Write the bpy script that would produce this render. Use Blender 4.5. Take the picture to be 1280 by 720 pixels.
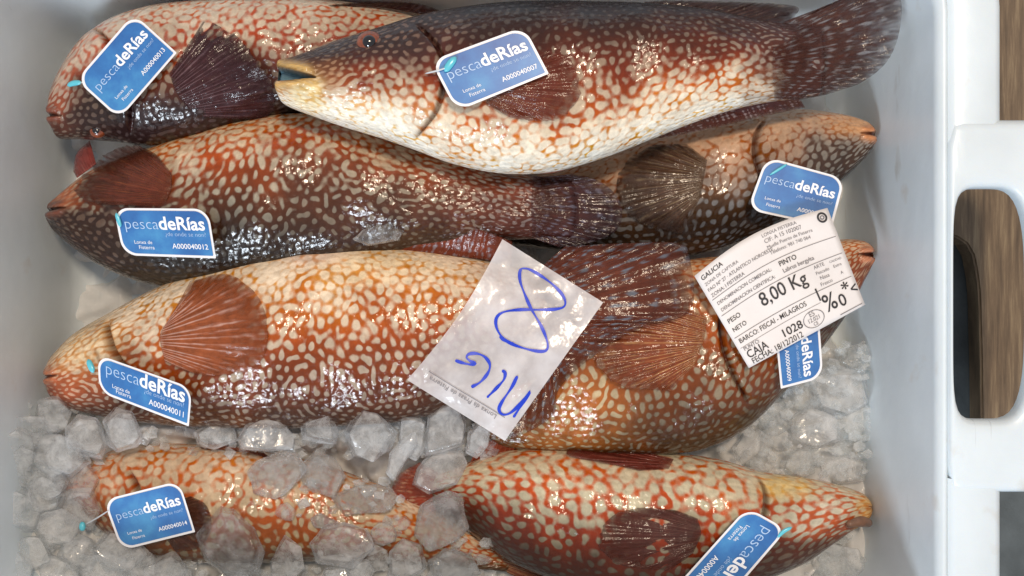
import bpy, bmesh, math, random
import numpy as np
from mathutils import Vector, noise

random.seed(7)
rng = np.random.default_rng(7)
for o in list(bpy.data.objects):
    bpy.data.objects.remove(o)
SC = bpy.context.scene
COL = SC.collection

# ------------------------------------------------------------------ camera, world, lights
ZREF, DCAM, S = 0.08, 0.66, 0.0005          # half a millimetre per photo pixel at the height of the fish
ZC = ZREF + DCAM
cam = bpy.data.cameras.new('camera')
cam.sensor_width = 36.0
cam.lens = 36.0 * DCAM / (1280 * S)
cam.clip_start, cam.clip_end = 0.01, 50
camo = bpy.data.objects.new('camera', cam)
COL.objects.link(camo)
camo.location = (0, 0, ZC)
SC.camera = camo

wd = bpy.data.worlds.new('World')
SC.world = wd
wd.use_nodes = True
wd.node_tree.nodes['Background'].inputs[0].default_value = (0.87, 0.91, 1.0, 1)
wd.node_tree.nodes['Background'].inputs[1].default_value = 0.43


def area(name, loc, target, size, power, col, sy=None):
    l = bpy.data.lights.new(name, 'AREA')
    l.energy, l.color, l.size = power, col, size
    if sy:
        l.shape, l.size_y = 'RECTANGLE', sy
    o = bpy.data.objects.new(name, l)
    COL.objects.link(o)
    o.location = loc
    o.rotation_euler = (Vector(target) - Vector(loc)).to_track_quat('-Z', 'Y').to_euler()
    return o


area('warm_ceiling_lamp', (0.16, 0.42, 1.75), (0, 0, 0.05), 0.10, 15.0, (1.0, 0.82, 0.62), 0.20)
area('cool_window_light', (-0.75, -1.55, 1.35), (0, 0, 0.05), 0.46, 24.0, (0.80, 0.90, 1.0), 0.34)

SC.view_settings.view_transform = 'Standard'
SC.view_settings.look = 'None'
SC.view_settings.gamma = 1
SC.view_settings.exposure = 0.16
SC.view_settings.use_curve_mapping = False
SC.cycles.use_denoising = True
SC.cycles.max_bounces = 14
SC.cycles.transmission_bounces = 10
SC.cycles.transparent_max_bounces = 32
SC.cycles.diffuse_bounces = 8
SC.cycles.caustics_reflective = False
SC.cycles.caustics_refractive = False


# ------------------------------------------------------------------ helpers
def W(px, py, z):
    k = S * (ZC - z) / DCAM
    return Vector(((px - 640) * k, (360 - py) * k, z))


def lin(c):
    c = np.asarray(c, float) / 255.0
    return np.where(c <= 0.04045, c / 12.92, ((c + 0.055) / 1.055) ** 2.4)


def rgb(r, g, b):
    return tuple(float(v) for v in lin((r, g, b))) + (1.0,)


def empty(name, loc=(0, 0, 0)):
    o = bpy.data.objects.new(name, None)
    COL.objects.link(o)
    o.location = loc
    o.empty_display_size = 0.01
    return o


def tag(o, label, cat, group=None):
    o['label'], o['category'] = label, cat
    if group:
        o['group'] = group
    return o


def mesh_obj(name, verts, faces, mat, parent=None, smooth=True, world=True):
    me = bpy.data.meshes.new(name)
    me.from_pydata([tuple(v) for v in verts], [], faces)
    if smooth:
        me.polygons.foreach_set('use_smooth', [True] * len(me.polygons))
    me.update()
    if mat:
        me.materials.append(mat)
    o = bpy.data.objects.new(name, me)
    COL.objects.link(o)
    if parent:
        o.parent = parent
        if world:
            o.matrix_parent_inverse.identity()
            o.location = -parent.location
    return o


def grid_faces(nu, nv, off=0):
    i, j = np.meshgrid(np.arange(nu - 1), np.arange(nv - 1), indexing='ij')
    a = (i * nv + j).ravel() + off
    return np.stack([a, a + nv, a + nv + 1, a + 1], 1).tolist()


def catmull(pts, n):
    """points (k,d) -> n samples of a Catmull-Rom curve, even in chord length"""
    p = np.asarray(pts, float)
    if len(p) == 2:
        t = np.linspace(0, 1, n)[:, None]
        return p[0] * (1 - t) + p[1] * t
    q = np.vstack([2 * p[0] - p[1], p, 2 * p[-1] - p[-2]])
    out = []
    for i in range(len(p) - 1):
        p0, p1, p2, p3 = q[i:i + 4]
        t = np.linspace(0, 1, 24, endpoint=False)[:, None]
        out.append(0.5 * ((2 * p1) + (-p0 + p2) * t + (2 * p0 - 5 * p1 + 4 * p2 - p3) * t ** 2 + (-p0 + 3 * p1 - 3 * p2 + p3) * t ** 3))
    out.append(p[-1:])
    c = np.vstack(out)
    s = np.concatenate([[0], np.cumsum(np.linalg.norm(np.diff(c, axis=0), axis=1))])
    u = np.linspace(0, s[-1], n)
    return np.stack([np.interp(u, s, c[:, k]) for k in range(c.shape[1])], 1)


def smooth_noise(nx, ny, wl, seed):
    r = np.random.default_rng(seed)
    u = np.fft.rfft2(r.standard_normal((nx, ny)))
    kx = np.fft.fftfreq(nx)[:, None]
    ky = np.fft.rfftfreq(ny)[None, :]
    u *= np.exp(-(kx ** 2 + ky ** 2) * wl ** 2 * 2)
    u = np.fft.irfft2(u, s=(nx, ny))
    return u / (u.std() + 1e-9)


def spots_field(nx, ny, wl, g, seed, it=60, aniso=1.0, rows=0.0):
    """Swift-Hohenberg pattern: g>0 pale spots, g=0 worm-like maze"""
    r = np.random.default_rng(seed)
    kx = 2 * np.pi * np.fft.fftfreq(nx)[:, None] * aniso
    ky = 2 * np.pi * np.fft.rfftfreq(ny)[None, :]
    k0 = 2 * np.pi / wl
    L = 0.14 - (1 - (kx ** 2 + ky ** 2) / k0 ** 2) ** 2
    dt = 0.6
    den = 1 - dt * L
    u = r.standard_normal((nx, ny)) * 0.4
    g = np.clip(0.78 + 0.62 * g, 0.35, 1.5)
    f = 0.025 * smooth_noise(nx, ny, 2.2, seed + 5)
    # scale rows: a slightly bent lattice that the spots settle on
    I, J = np.meshgrid(np.arange(nx), np.arange(ny), indexing='ij')
    I = I + smooth_noise(nx, ny, wl * 4, seed + 15) * wl * 0.5
    J = J + smooth_noise(nx, ny, wl * 4, seed + 16) * wl * 0.5
    for a in (90, 30, 150):
        a = math.radians(a)
        f = f + rows * 0.5 * np.cos(k0 * (I * math.cos(a) + J * math.sin(a)))
    for _ in range(it):
        N = g * u * u - u ** 3 + f
        u = np.fft.irfft2((np.fft.rfft2(u) + dt * np.fft.rfft2(N)) / den, s=(nx, ny))
    # uneven cell sizes: sample through a soft warp
    wx, wy = smooth_noise(nx, ny, wl * 1.3, seed + 6) * wl * 0.13, smooth_noise(nx, ny, wl * 1.3, seed + 7) * wl * 0.13
    I, J = np.meshgrid(np.arange(nx), np.arange(ny), indexing='ij')
    a, b = np.clip(I + wx, 0, nx - 1.01), np.clip(J + wy, 0, ny - 1.01)
    i, j = a.astype(int), b.astype(int)
    fa, fb = a - i, b - j
    return (u[i, j] * (1 - fa) + u[i + 1, j] * fa) * (1 - fb) + (u[i, j + 1] * (1 - fa) + u[i + 1, j + 1] * fa) * fb


# ------------------------------------------------------------------ materials
def new_mat(name):
    m = bpy.data.materials.new(name)
    m.use_nodes = True
    nt = m.node_tree
    b = nt.nodes['Principled BSDF']
    return m, nt, b


def node(nt, t, **kw):
    n = nt.nodes.new(t)
    for k, v in kw.items():
        setattr(n, k, v)
    return n


def simple_mat(name, col, rough=0.5, spec=0.5, coat=0.0, nscale=0, namt=0.0, bump=0.0, bscale=200, sss=0.0):
    m, nt, b = new_mat(name)
    b.inputs['Base Color'].default_value = col
    b.inputs['Roughness'].default_value = rough
    b.inputs['Specular IOR Level'].default_value = spec
    b.inputs['Coat Weight'].default_value = coat
    b.inputs['Coat Roughness'].default_value = 0.12
    if sss:
        b.inputs['Subsurface Weight'].default_value = sss
        b.inputs['Subsurface Radius'].default_value = (0.02, 0.015, 0.01)
    tc = node(nt, 'ShaderNodeTexCoord')
    if namt:
        n = node(nt, 'ShaderNodeTexNoise')
        n.inputs['Scale'].default_value = nscale
        n.inputs['Detail'].default_value = 6
        nt.links.new(tc.outputs['Object'], n.inputs['Vector'])
        mp = node(nt, 'ShaderNodeMapRange')
        mp.inputs[1].default_value, mp.inputs[2].default_value = 0.3, 0.7
        mp.inputs[3].default_value, mp.inputs[4].default_value = 1 - namt, 1 + namt * 0.4
        nt.links.new(n.outputs['Fac'], mp.inputs[0])
        mx = node(nt, 'ShaderNodeMix', data_type='RGBA', blend_type='MULTIPLY')
        mx.inputs[0].default_value = 1
        mx.inputs[6].default_value = col
        nt.links.new(mp.outputs[0], mx.inputs[7])
        nt.links.new(mx.outputs[2], b.inputs['Base Color'])
    if bump:
        n2 = node(nt, 'ShaderNodeTexNoise')
        n2.inputs['Scale'].default_value = bscale
        n2.inputs['Detail'].default_value = 4
        nt.links.new(tc.outputs['Object'], n2.inputs['Vector'])
        bp = node(nt, 'ShaderNodeBump')
        bp.inputs['Strength'].default_value = 1.0
        bp.inputs['Distance'].default_value = bump
        nt.links.new(n2.outputs['Fac'], bp.inputs['Height'])
        nt.links.new(bp.outputs[0], b.inputs['Normal'])
    return m


def skin_mat(name, scale_bump, rough, fin=False):
    """wet fish skin: pigment from the mesh's own net and pale colours, relief of scales"""
    m, nt, b = new_mat(name)
    L = nt.links.new
    a_net = node(nt, 'ShaderNodeAttribute', attribute_name='net')
    a_pale = node(nt, 'ShaderNodeAttribute', attribute_name='pale')
    a_pat = node(nt, 'ShaderNodeAttribute', attribute_name='pat')
    a_st = node(nt, 'ShaderNodeAttribute', attribute_name='st')
    n1 = node(nt, 'ShaderNodeTexNoise')
    n1.inputs['Scale'].default_value = 0.33
    n1.inputs['Detail'].default_value = 4
    n1.inputs['Roughness'].default_value = 0.7
    L(a_st.outputs['Vector'], n1.inputs['Vector'])
    ad = node(nt, 'ShaderNodeMath', operation='MULTIPLY_ADD')
    ad.inputs[1].default_value = 0.9 if not fin else 0.25
    L(n1.outputs['Fac'], ad.inputs[0])
    sb = node(nt, 'ShaderNodeMath', operation='SUBTRACT')
    sb.inputs[1].default_value = 0.45 if not fin else 0.125
    L(a_pat.outputs['Fac'], sb.inputs[0])
    L(sb.outputs[0], ad.inputs[2])
    mr = node(nt, 'ShaderNodeMapRange', interpolation_type='SMOOTHSTEP')
    mr.inputs[1].default_value, mr.inputs[2].default_value = -0.65, 0.95
    L(ad.outputs[0], mr.inputs[0])
    mx = node(nt, 'ShaderNodeMix', data_type='RGBA')
    L(mr.outputs[0], mx.inputs[0])
    L(a_net.outputs['Color'], mx.inputs[6])
    L(a_pale.outputs['Color'], mx.inputs[7])
    # mottling of the pigment
    n2 = node(nt, 'ShaderNodeTexNoise')
    n2.inputs['Scale'].default_value = 0.09
    n2.inputs['Detail'].default_value = 7
    n2.inputs['Roughness'].default_value = 0.65
    L(a_st.outputs['Vector'], n2.inputs['Vector'])
    mr2 = node(nt, 'ShaderNodeMapRange')
    mr2.inputs[1].default_value, mr2.inputs[2].default_value = 0.3, 0.7
    mr2.inputs[3].default_value, mr2.inputs[4].default_value = 0.78, 1.22
    L(n2.outputs['Fac'], mr2.inputs[0])
    mu = node(nt, 'ShaderNodeMix', data_type='RGBA', blend_type='MULTIPLY')
    mu.inputs[0].default_value = 1
    L(mx.outputs[2], mu.inputs[6])
    L(mr2.outputs[0], mu.inputs[7])
    L(mu.outputs[2], b.inputs['Base Color'])
    b.inputs['Roughness'].default_value = 0.42
    b.inputs['Specular IOR Level'].default_value = 0.12
    b.inputs['Coat Weight'].default_value = 0.85
    b.inputs['Coat IOR'].default_value = 1.45
    b.inputs['Coat Roughness'].default_value = rough
    # relief
    vo = node(nt, 'ShaderNodeTexVoronoi', voronoi_dimensions='2D', feature='SMOOTH_F1')
    vo.inputs['Scale'].default_value = 0.125
    vo.inputs['Randomness'].default_value = 0.75
    vo.inputs['Smoothness'].default_value = 0.25
    L(a_st.outputs['Vector'], vo.inputs['Vector'])
    n3 = node(nt, 'ShaderNodeTexNoise')
    n3.inputs['Scale'].default_value = 0.055
    n3.inputs['Detail'].default_value = 5
    L(a_st.outputs['Vector'], n3.inputs['Vector'])
    cm = node(nt, 'ShaderNodeMath', operation='MULTIPLY_ADD')
    cm.inputs[1].default_value = -1.0 if not fin else -0.15
    L(vo.outputs['Distance'], cm.inputs[0])
    sc_ = node(nt, 'ShaderNodeMath', operation='MULTIPLY')
    sc_.inputs[1].default_value = 2.2
    L(n3.outputs['Fac'], sc_.inputs[0])
    L(sc_.outputs[0], cm.inputs[2])
    bp = node(nt, 'ShaderNodeBump')
    bp.inputs['Strength'].default_value = 1.0
    bp.inputs['Distance'].default_value = scale_bump
    L(cm.outputs[0], bp.inputs['Height'])
    L(bp.outputs[0], b.inputs['Normal'])
    L(bp.outputs[0], b.inputs['Coat Normal'])
    if fin:
        b.inputs['Coat Weight'].default_value = 0.6
        a_th = node(nt, 'ShaderNodeAttribute', attribute_name='thin')
        tp = node(nt, 'ShaderNodeBsdfTransparent')
        ms = node(nt, 'ShaderNodeMixShader')
        L(a_th.outputs['Fac'], ms.inputs[0])
        L(b.outputs[0], ms.inputs[1])
        L(tp.outputs[0], ms.inputs[2])
        L(ms.outputs[0], nt.nodes['Material Output'].inputs['Surface'])
    return m


M_SKIN = skin_mat('wet_fish_skin', 0.00042, 0.13)
M_FIN = skin_mat('wet_fin_membrane', 0.0006, 0.12, fin=True)


def ice_mat(name, cloud_lo, cloud_hi, col, rough=0.10, clear=1.0):
    m, nt, b = new_mat(name)
    L = nt.links.new
    b.inputs['Base Color'].default_value = (0.97, 0.985, 1.0, 1)
    b.inputs['Transmission Weight'].default_value = 1.0
    b.inputs['IOR'].default_value = 1.30
    b.inputs['Roughness'].default_value = rough
    tc = node(nt, 'ShaderNodeTexCoord')
    n = node(nt, 'ShaderNodeTexNoise')
    n.inputs['Scale'].default_value = 75
    n.inputs['Detail'].default_value = 9
    n.inputs['Roughness'].default_value = 0.68
    n.inputs['Distortion'].default_value = 0.4
    L(tc.outputs['Object'], n.inputs['Vector'])
    mr = node(nt, 'ShaderNodeMapRange', interpolation_type='SMOOTHSTEP')
    mr.inputs[1].default_value, mr.inputs[2].default_value = 0.38, 0.70
    mr.inputs[3].default_value, mr.inputs[4].default_value = cloud_lo, cloud_hi
    L(n.outputs['Fac'], mr.inputs[0])
    d = node(nt, 'ShaderNodeBsdfDiffuse')
    d.inputs['Color'].default_value = col
    t = node(nt, 'ShaderNodeBsdfTranslucent')
    t.inputs['Color'].default_value = col
    dm = node(nt, 'ShaderNodeMixShader')
    dm.inputs[0].default_value = 0.35
    L(d.outputs[0], dm.inputs[1])
    L(t.outputs[0], dm.inputs[2])
    tp = node(nt, 'ShaderNodeBsdfTransparent')
    tp.inputs['Color'].default_value = (0.96, 0.975, 0.985, 1)
    cl = node(nt, 'ShaderNodeMixShader')
    cl.inputs[0].default_value = clear
    L(b.outputs[0], cl.inputs[1])
    L(tp.outputs[0], cl.inputs[2])
    ms = node(nt, 'ShaderNodeMixShader')
    L(mr.outputs[0], ms.inputs[0])
    L(cl.outputs[0], ms.inputs[1])
    L(dm.outputs[0], ms.inputs[2])
    gl = node(nt, 'ShaderNodeBsdfGlossy')
    gl.inputs['Roughness'].default_value = 0.08
    fr = node(nt, 'ShaderNodeFresnel')
    fr.inputs['IOR'].default_value = 1.30
    ms2 = node(nt, 'ShaderNodeMixShader')
    ge = node(nt, 'ShaderNodeNewGeometry')
    bf = node(nt, 'ShaderNodeMath', operation='SUBTRACT')
    bf.inputs[0].default_value = 1.0
    L(ge.outputs['Backfacing'], bf.inputs[1])
    fm = node(nt, 'ShaderNodeMath', operation='MULTIPLY')
    L(fr.outputs[0], fm.inputs[0])
    L(bf.outputs[0], fm.inputs[1])
    L(fm.outputs[0], ms2.inputs[0])
    L(ms.outputs[0], ms2.inputs[1])
    L(gl.outputs[0], ms2.inputs[2])
    L(ms2.outputs[0], nt.nodes['Material Output'].inputs['Surface'])
    nb = node(nt, 'ShaderNodeTexNoise')
    nb.inputs['Scale'].default_value = 140
    nb.inputs['Detail'].default_value = 4
    L(tc.outputs['Object'], nb.inputs['Vector'])
    bp = node(nt, 'ShaderNodeBump')
    bp.inputs['Strength'].default_value = 0.7
    bp.inputs['Distance'].default_value = 0.0009
    L(nb.outputs['Fac'], bp.inputs['Height'])
    for x in (b, gl, d, fr):
        L(bp.outputs[0], x.inputs['Normal'])
    return m


M_ICE = ice_mat('cloudy_ice', 0.16, 0.56, rgb(252, 251, 250), 0.03, 0.9)
M_ICE_CLEAR = ice_mat('clear_ice', 0.08, 0.34, rgb(250, 250, 250), 0.02, 0.72)
M_ICE_BED = ice_mat('frosty_ice', 0.9, 1.0, rgb(250, 248, 246), 0.2)
M_ICE_PILE = ice_mat('piled_ice', 0.10, 0.46, rgb(252, 251, 249), 0.04)

M_CRATE = simple_mat('white_crate_plastic', rgb(220, 229, 234), 0.34, 0.5, 0.0, 14, 0.10, 0.0004, 60, 0.12)
def crate_wear(m):
    nt = m.node_tree
    b = nt.nodes['Principled BSDF']
    src = b.inputs['Base Color'].links[0].from_socket
    tc = node(nt, 'ShaderNodeTexCoord')
    last = src
    for rot, sc, lo, hi, col in ((0.5, (260, 9, 30), 0.70, 0.76, rgb(176, 180, 180)), (-0.9, (300, 12, 26), 0.71, 0.77, rgb(186, 184, 176)), (0.1, (34, 30, 30), 0.66, 0.80, rgb(196, 182, 164))):
        mp = node(nt, 'ShaderNodeMapping')
        mp.inputs['Rotation'].default_value = (0, 0, rot)
        mp.inputs['Scale'].default_value = sc
        nt.links.new(tc.outputs['Object'], mp.inputs['Vector'])
        n = node(nt, 'ShaderNodeTexNoise')
        n.inputs['Scale'].default_value = 1
        n.inputs['Detail'].default_value = 5
        nt.links.new(mp.outputs[0], n.inputs['Vector'])
        mr = node(nt, 'ShaderNodeMapRange')
        mr.inputs[1].default_value, mr.inputs[2].default_value = lo, hi
        mr.inputs[3].default_value, mr.inputs[4].default_value = 0, 0.55
        nt.links.new(n.outputs['Fac'], mr.inputs[0])
        mx = node(nt, 'ShaderNodeMix', data_type='RGBA')
        nt.links.new(mr.outputs[0], mx.inputs[0])
        nt.links.new(last, mx.inputs[6])
        mx.inputs[7].default_value = col
        last = mx.outputs[2]
    nt.links.new(last, b.inputs['Base Color'])


crate_wear(M_CRATE)
M_CARD = simple_mat('white_card_stock', rgb(238, 236, 238), 0.35, 0.5, 0.3)
M_LETTER = simple_mat('white_ink', rgb(240, 242, 248), 0.4)
M_LETTER_PALE = simple_mat('pale_blue_ink', rgb(178, 205, 238), 0.4)
M_BLACK = simple_mat('black_ink', rgb(44, 42, 46), 0.55)
M_GREYINK = simple_mat('grey_ink', rgb(120, 116, 120), 0.55)
M_BLUEINK = simple_mat('blue_marker_ink', rgb(20, 58, 196), 0.4)
M_CYAN = simple_mat('cyan_plastic', rgb(96, 196, 214), 0.3, 0.5, 0.3)
M_FILAMENT = simple_mat('clear_filament', rgb(205, 210, 215), 0.2)
M_LABEL = simple_mat('white_label_paper', rgb(232, 226, 224), 0.55, 0.3, 0.0, 60, 0.05)
M_LIP = simple_mat('yellow_lip', rgb(205, 165, 100), 0.35, 0.4, 0.6, 220, 0.25, 0.0004, 300)
M_LIP_ORANGE = simple_mat('orange_lip', rgb(196, 128, 80), 0.35, 0.4, 0.6, 220, 0.25, 0.0004, 300)
M_MOUTH = simple_mat('blue_grey_mouth', rgb(120, 150, 165), 0.4, 0.4, 0.6, 150, 0.3)
M_LOWLIP = simple_mat('grey_brown_lip', rgb(132, 96, 74), 0.35, 0.4, 0.6, 220, 0.25, 0.0004, 300)
M_IRIS = simple_mat('brown_iris', rgb(140, 70, 40), 0.3, 0.5, 0.8, 500, 0.5)
M_PUPIL = simple_mat('black_pupil', rgb(14, 10, 12), 0.1, 0.5, 1.0)
M_FLESH = simple_mat('pink_flesh', rgb(190, 105, 92), 0.4, 0.4, 0.6, 260, 0.35)
M_FLOOR = simple_mat('grey_floor', rgb(92, 98, 100), 0.7, 0.3, 0.0, 40, 0.3, 0.0005, 300)


def panel_mat():
    m, nt, b = new_mat('blue_sea_print')
    L = nt.links.new
    tc = node(nt, 'ShaderNodeTexCoord')
    n = node(nt, 'ShaderNodeTexNoise')
    n.inputs['Scale'].default_value = 42
    n.inputs['Detail'].default_value = 6
    n.inputs['Roughness'].default_value = 0.6
    L(tc.outputs['Object'], n.inputs['Vector'])
    a = node(nt, 'ShaderNodeAttribute', attribute_name='shade')
    ad = node(nt, 'ShaderNodeMath', operation='ADD')
    L(n.outputs['Fac'], ad.inputs[0])
    L(a.outputs['Fac'], ad.inputs[1])
    cr = node(nt, 'ShaderNodeValToRGB')
    e = cr.color_ramp.elements
    e[0].position, e[0].color = 0.30, rgb(42, 90, 156)
    e[1].position, e[1].color = 0.82, rgb(82, 158, 206)
    x = e.new(0.55)
    x.color = rgb(56, 118, 182)
    L(ad.outputs[0], cr.inputs[0])
    L(cr.outputs[0], b.inputs['Base Color'])
    b.inputs['Roughness'].default_value = 0.35
    b.inputs['Coat Weight'].default_value = 0.25
    return m


M_PANEL = panel_mat()


def sleeve_mat():
    m, nt, b = new_mat('milky_plastic_paper')
    L = nt.links.new
    tc = node(nt, 'ShaderNodeTexCoord')
    n = node(nt, 'ShaderNodeTexNoise')
    n.inputs['Scale'].default_value = 38
    n.inputs['Detail'].default_value = 5
    L(tc.outputs['Object'], n.inputs['Vector'])
    cr = node(nt, 'ShaderNodeValToRGB')
    e = cr.color_ramp.elements
    e[0].position, e[0].color = 0.3, rgb(214, 208, 208)
    e[1].position, e[1].color = 0.7, rgb(236, 232, 234)
    L(n.outputs['Fac'], cr.inputs[0])
    L(cr.outputs[0], b.inputs['Base Color'])
    b.inputs['Roughness'].default_value = 0.4
    b.inputs['Coat Weight'].default_value = 0.6
    b.inputs['Coat Roughness'].default_value = 0.15
    tr = node(nt, 'ShaderNodeBsdfTransparent')
    ms = node(nt, 'ShaderNodeMixShader')
    mr = node(nt, 'ShaderNodeMapRange')
    mr.inputs[1].default_value, mr.inputs[2].default_value = 0.3, 0.7
    mr.inputs[3].default_value, mr.inputs[4].default_value = 0.46, 0.16
    L(n.outputs['Fac'], mr.inputs[0])
    L(mr.outputs[0], ms.inputs[0])
    L(b.outputs[0], ms.inputs[1])
    L(tr.outputs[0], ms.inputs[2])
    L(ms.outputs[0], nt.nodes['Material Output'].inputs['Surface'])
    n2 = node(nt, 'ShaderNodeTexNoise')
    n2.inputs['Scale'].default_value = 60
    n2.inputs['Detail'].default_value = 3
    L(tc.outputs['Object'], n2.inputs['Vector'])
    bp = node(nt, 'ShaderNodeBump')
    bp.inputs['Distance'].default_value = 0.002
    bp.inputs['Strength'].default_value = 0.6
    L(n2.outputs['Fac'], bp.inputs['Height'])
    L(bp.outputs[0], b.inputs['Normal'])
    L(bp.outputs[0], b.inputs['Coat Normal'])
    return m


M_SLEEVE = sleeve_mat()


def wood_mat():
    m, nt, b = new_mat('worn_brown_wood')
    L = nt.links.new
    tc = node(nt, 'ShaderNodeTexCoord')
    mp = node(nt, 'ShaderNodeMapping')
    mp.inputs['Rotation'].default_value = (0, 0, math.radians(-18))
    mp.inputs['Scale'].default_value = (220, 14, 60)
    L(tc.outputs['Object'], mp.inputs['Vector'])
    n = node(nt, 'ShaderNodeTexNoise')
    n.inputs['Scale'].default_value = 1
    n.inputs['Detail'].default_value = 8
    n.inputs['Roughness'].default_value = 0.7
    L(mp.outputs[0], n.inputs['Vector'])
    cr = node(nt, 'ShaderNodeValToRGB')
    e = cr.color_ramp.elements
    e[0].position, e[0].color = 0.3, rgb(84, 70, 56)
    e[1].position, e[1].color = 0.72, rgb(168, 148, 118)
    x = e.new(0.52)
    x.color = rgb(126, 106, 84)
    L(n.outputs['Fac'], cr.inputs[0])
    L(cr.outputs[0], b.inputs['Base Color'])
    b.inputs['Roughness'].default_value = 0.6
    bp = node(nt, 'ShaderNodeBump')
    bp.inputs['Distance'].default_value = 0.0008
    L(n.outputs['Fac'], bp.inputs['Height'])
    L(bp.outputs[0], b.inputs['Normal'])
    return m


M_WOOD = wood_mat()

# ------------------------------------------------------------------ setting: floor, board
fl = mesh_obj('floor', [(-3, -3, -0.022), (3, -3, -0.022), (3, 3, -0.022), (-3, 3, -0.022)], [(0, 1, 2, 3)], M_FLOOR, smooth=False)
fl['kind'] = 'structure'


def prism(name, outline, z0, z1, mat, parent=None, bev=0.0015):
    bm = bmesh.new()
    vs = [bm.verts.new((x, y, z0)) for x, y in outline]
    f = bm.faces.new(vs)
    r = bmesh.ops.extrude_face_region(bm, geom=[f])
    for v in [g for g in r['geom'] if isinstance(g, bmesh.types.BMVert)]:
        v.co.z = z1
    bmesh.ops.recalc_face_normals(bm, faces=bm.faces)
    if bev:
        es = [e for e in bm.edges if len(e.link_faces) == 2 and e.calc_face_angle() > 0.9]
        bmesh.ops.bevel(bm, geom=es, offset=bev, segments=2, affect='EDGES', clamp_overlap=True)
    me = bpy.data.meshes.new(name)
    bm.to_mesh(me)
    bm.free()
    me.materials.append(mat)
    o = bpy.data.objects.new(name, me)
    COL.objects.link(o)
    if parent:
        o.parent = parent
        o.location = -parent.location
    return o


def wpx(x, y, z):
    v = W(x, y, z)
    return (v.x, v.y)


bo = catmull([wpx(1228, 540, 0), wpx(1226, 420, 0), wpx(1222, 345, 0), wpx(1206, 302, 0), wpx(1150, 285, 0)], 20).tolist()
bo = [list(wpx(1480, 540, 0))] + [list(p) for p in bo] + [list(wpx(900, 280, 0)), list(wpx(900, -160, 0)), list(wpx(1480, -160, 0))]
board = prism('wooden_board', bo[::-1], -0.0215, -0.001, M_WOOD)
tag(board, 'worn brown wooden board lying under the handle side of the white crate', 'board')

# ------------------------------------------------------------------ crate
CX, CY, HX, HY = -0.0365, -0.0085, 0.2770, 0.1965
ZR = 0.152


def rrect(hx, hy, r, n_side=40, n_c=10):
    pts = []
    for (sx, sy, a0) in ((1, 1, 0), (-1, 1, 90), (-1, -1, 180), (1, -1, 270)):
        cx, cy = sx * (hx - r), sy * (hy - r)
        for k in range(n_c + 1):
            a = math.radians(a0 + 90 * k / n_c)
            pts.append((cx + r * math.cos(a), cy + r * math.sin(a)))
        nx_, ny_ = {0: (-(hx - r), hy), 90: (-hx, -(hy - r)), 180: (hx - r, -hy), 270: (hx, hy - r)}[a0]
        p = pts[-1]
        for k in range(1, n_side):
            t = k / n_side
            pts.append((p[0] + (nx_ - p[0]) * t, p[1] + (ny_ - p[1]) * t))
    return pts


HOLE_Y0, HOLE_Y1 = W(1200, 525, ZR).y, W(1200, 235, ZR).y
HYC = (HOLE_Y0 + HOLE_Y1) / 2
LUG_Y0, LUG_Y1 = W(1255, 615, ZR).y, W(1255, 150, ZR).y


def sstep(a, b, x):
    t = min(1, max(0, (x - a) / (b - a)))
    return t * t * (3 - 2 * t)


def loft_rings(name, prof, mat, parent, cap_first=False, cut=None, push=True):
    verts, faces = [], []
    rings = []
    for off, z, r in prof:
        ring = []
        z0 = z
        for x, y in rrect(HX + off, HY + off, r):
            X, Y = CX + x, CY + y
            if push and x > HX - 0.03:
                w = (1 - sstep(0.062, 0.088, abs(Y - HYC))) * sstep(0.05, 0.12, z)
                X -= 0.0035 * w * sstep(HX - 0.03, HX, x)
            if push and x > HX - 0.03:
                z = z - 0.016 * w * sstep(ZR - 0.02, ZR, z)
            ring.append(len(verts))
            verts.append((X, Y, z))
            z = z0
        rings.append(ring)
    n = len(rings[0])
    for a, b in zip(rings, rings[1:]):
        for i in range(n):
            q = (a[i], a[(i + 1) % n], b[(i + 1) % n], b[i])
            if cut and all(cut(verts[k]) for k in q):
                continue
            faces.append(q)
    if cap_first:
        c = len(verts)
        verts.append((CX, CY, prof[0][1]))
        for i in range(n):
            faces.append((c, rings[0][(i + 1) % n], rings[0][i]))
    return mesh_obj(name, verts, faces, mat, parent)


crate = empty('fish_crate', (CX, CY, 0))
tag(crate, 'white plastic fish crate with a rim and handle hole holding the iced fish', 'crate')
prof = [(-0.05, 0.0, 0.02), (-0.024, 0.0005, 0.025), (-0.016, 0.003, 0.03), (-0.010, 0.009, 0.034), (-0.008, 0.018, 0.036)]
for k in range(1, 13):
    t = k / 12
    prof.append((-0.008 + 0.010 * t, 0.018 + (ZR - 0.018) * t, 0.036))
basin = loft_rings('basin', prof, M_CRATE, crate, cap_first=True, push=False)
sm = basin.modifiers.new('wall', 'SOLIDIFY')
sm.thickness, sm.offset = 0.003, -1
in_lug = lambda v: v[0] > CX + HX - 0.02 and LUG_Y0 + 0.006 < v[1] < LUG_Y1 - 0.006
rim = loft_rings('rim', [(0.0015, ZR - 0.012, 0.036), (0.0015, ZR - 0.002, 0.036), (0.0030, ZR + 0.0012, 0.037), (0.006, ZR + 0.0025, 0.040),
                         (0.027, ZR + 0.0025, 0.060), (0.0305, ZR + 0.001, 0.062), (0.0322, ZR - 0.003, 0.063), (0.0322, ZR - 0.026, 0.063)],
                 M_CRATE, crate, cut=in_lug, push=False)


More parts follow.
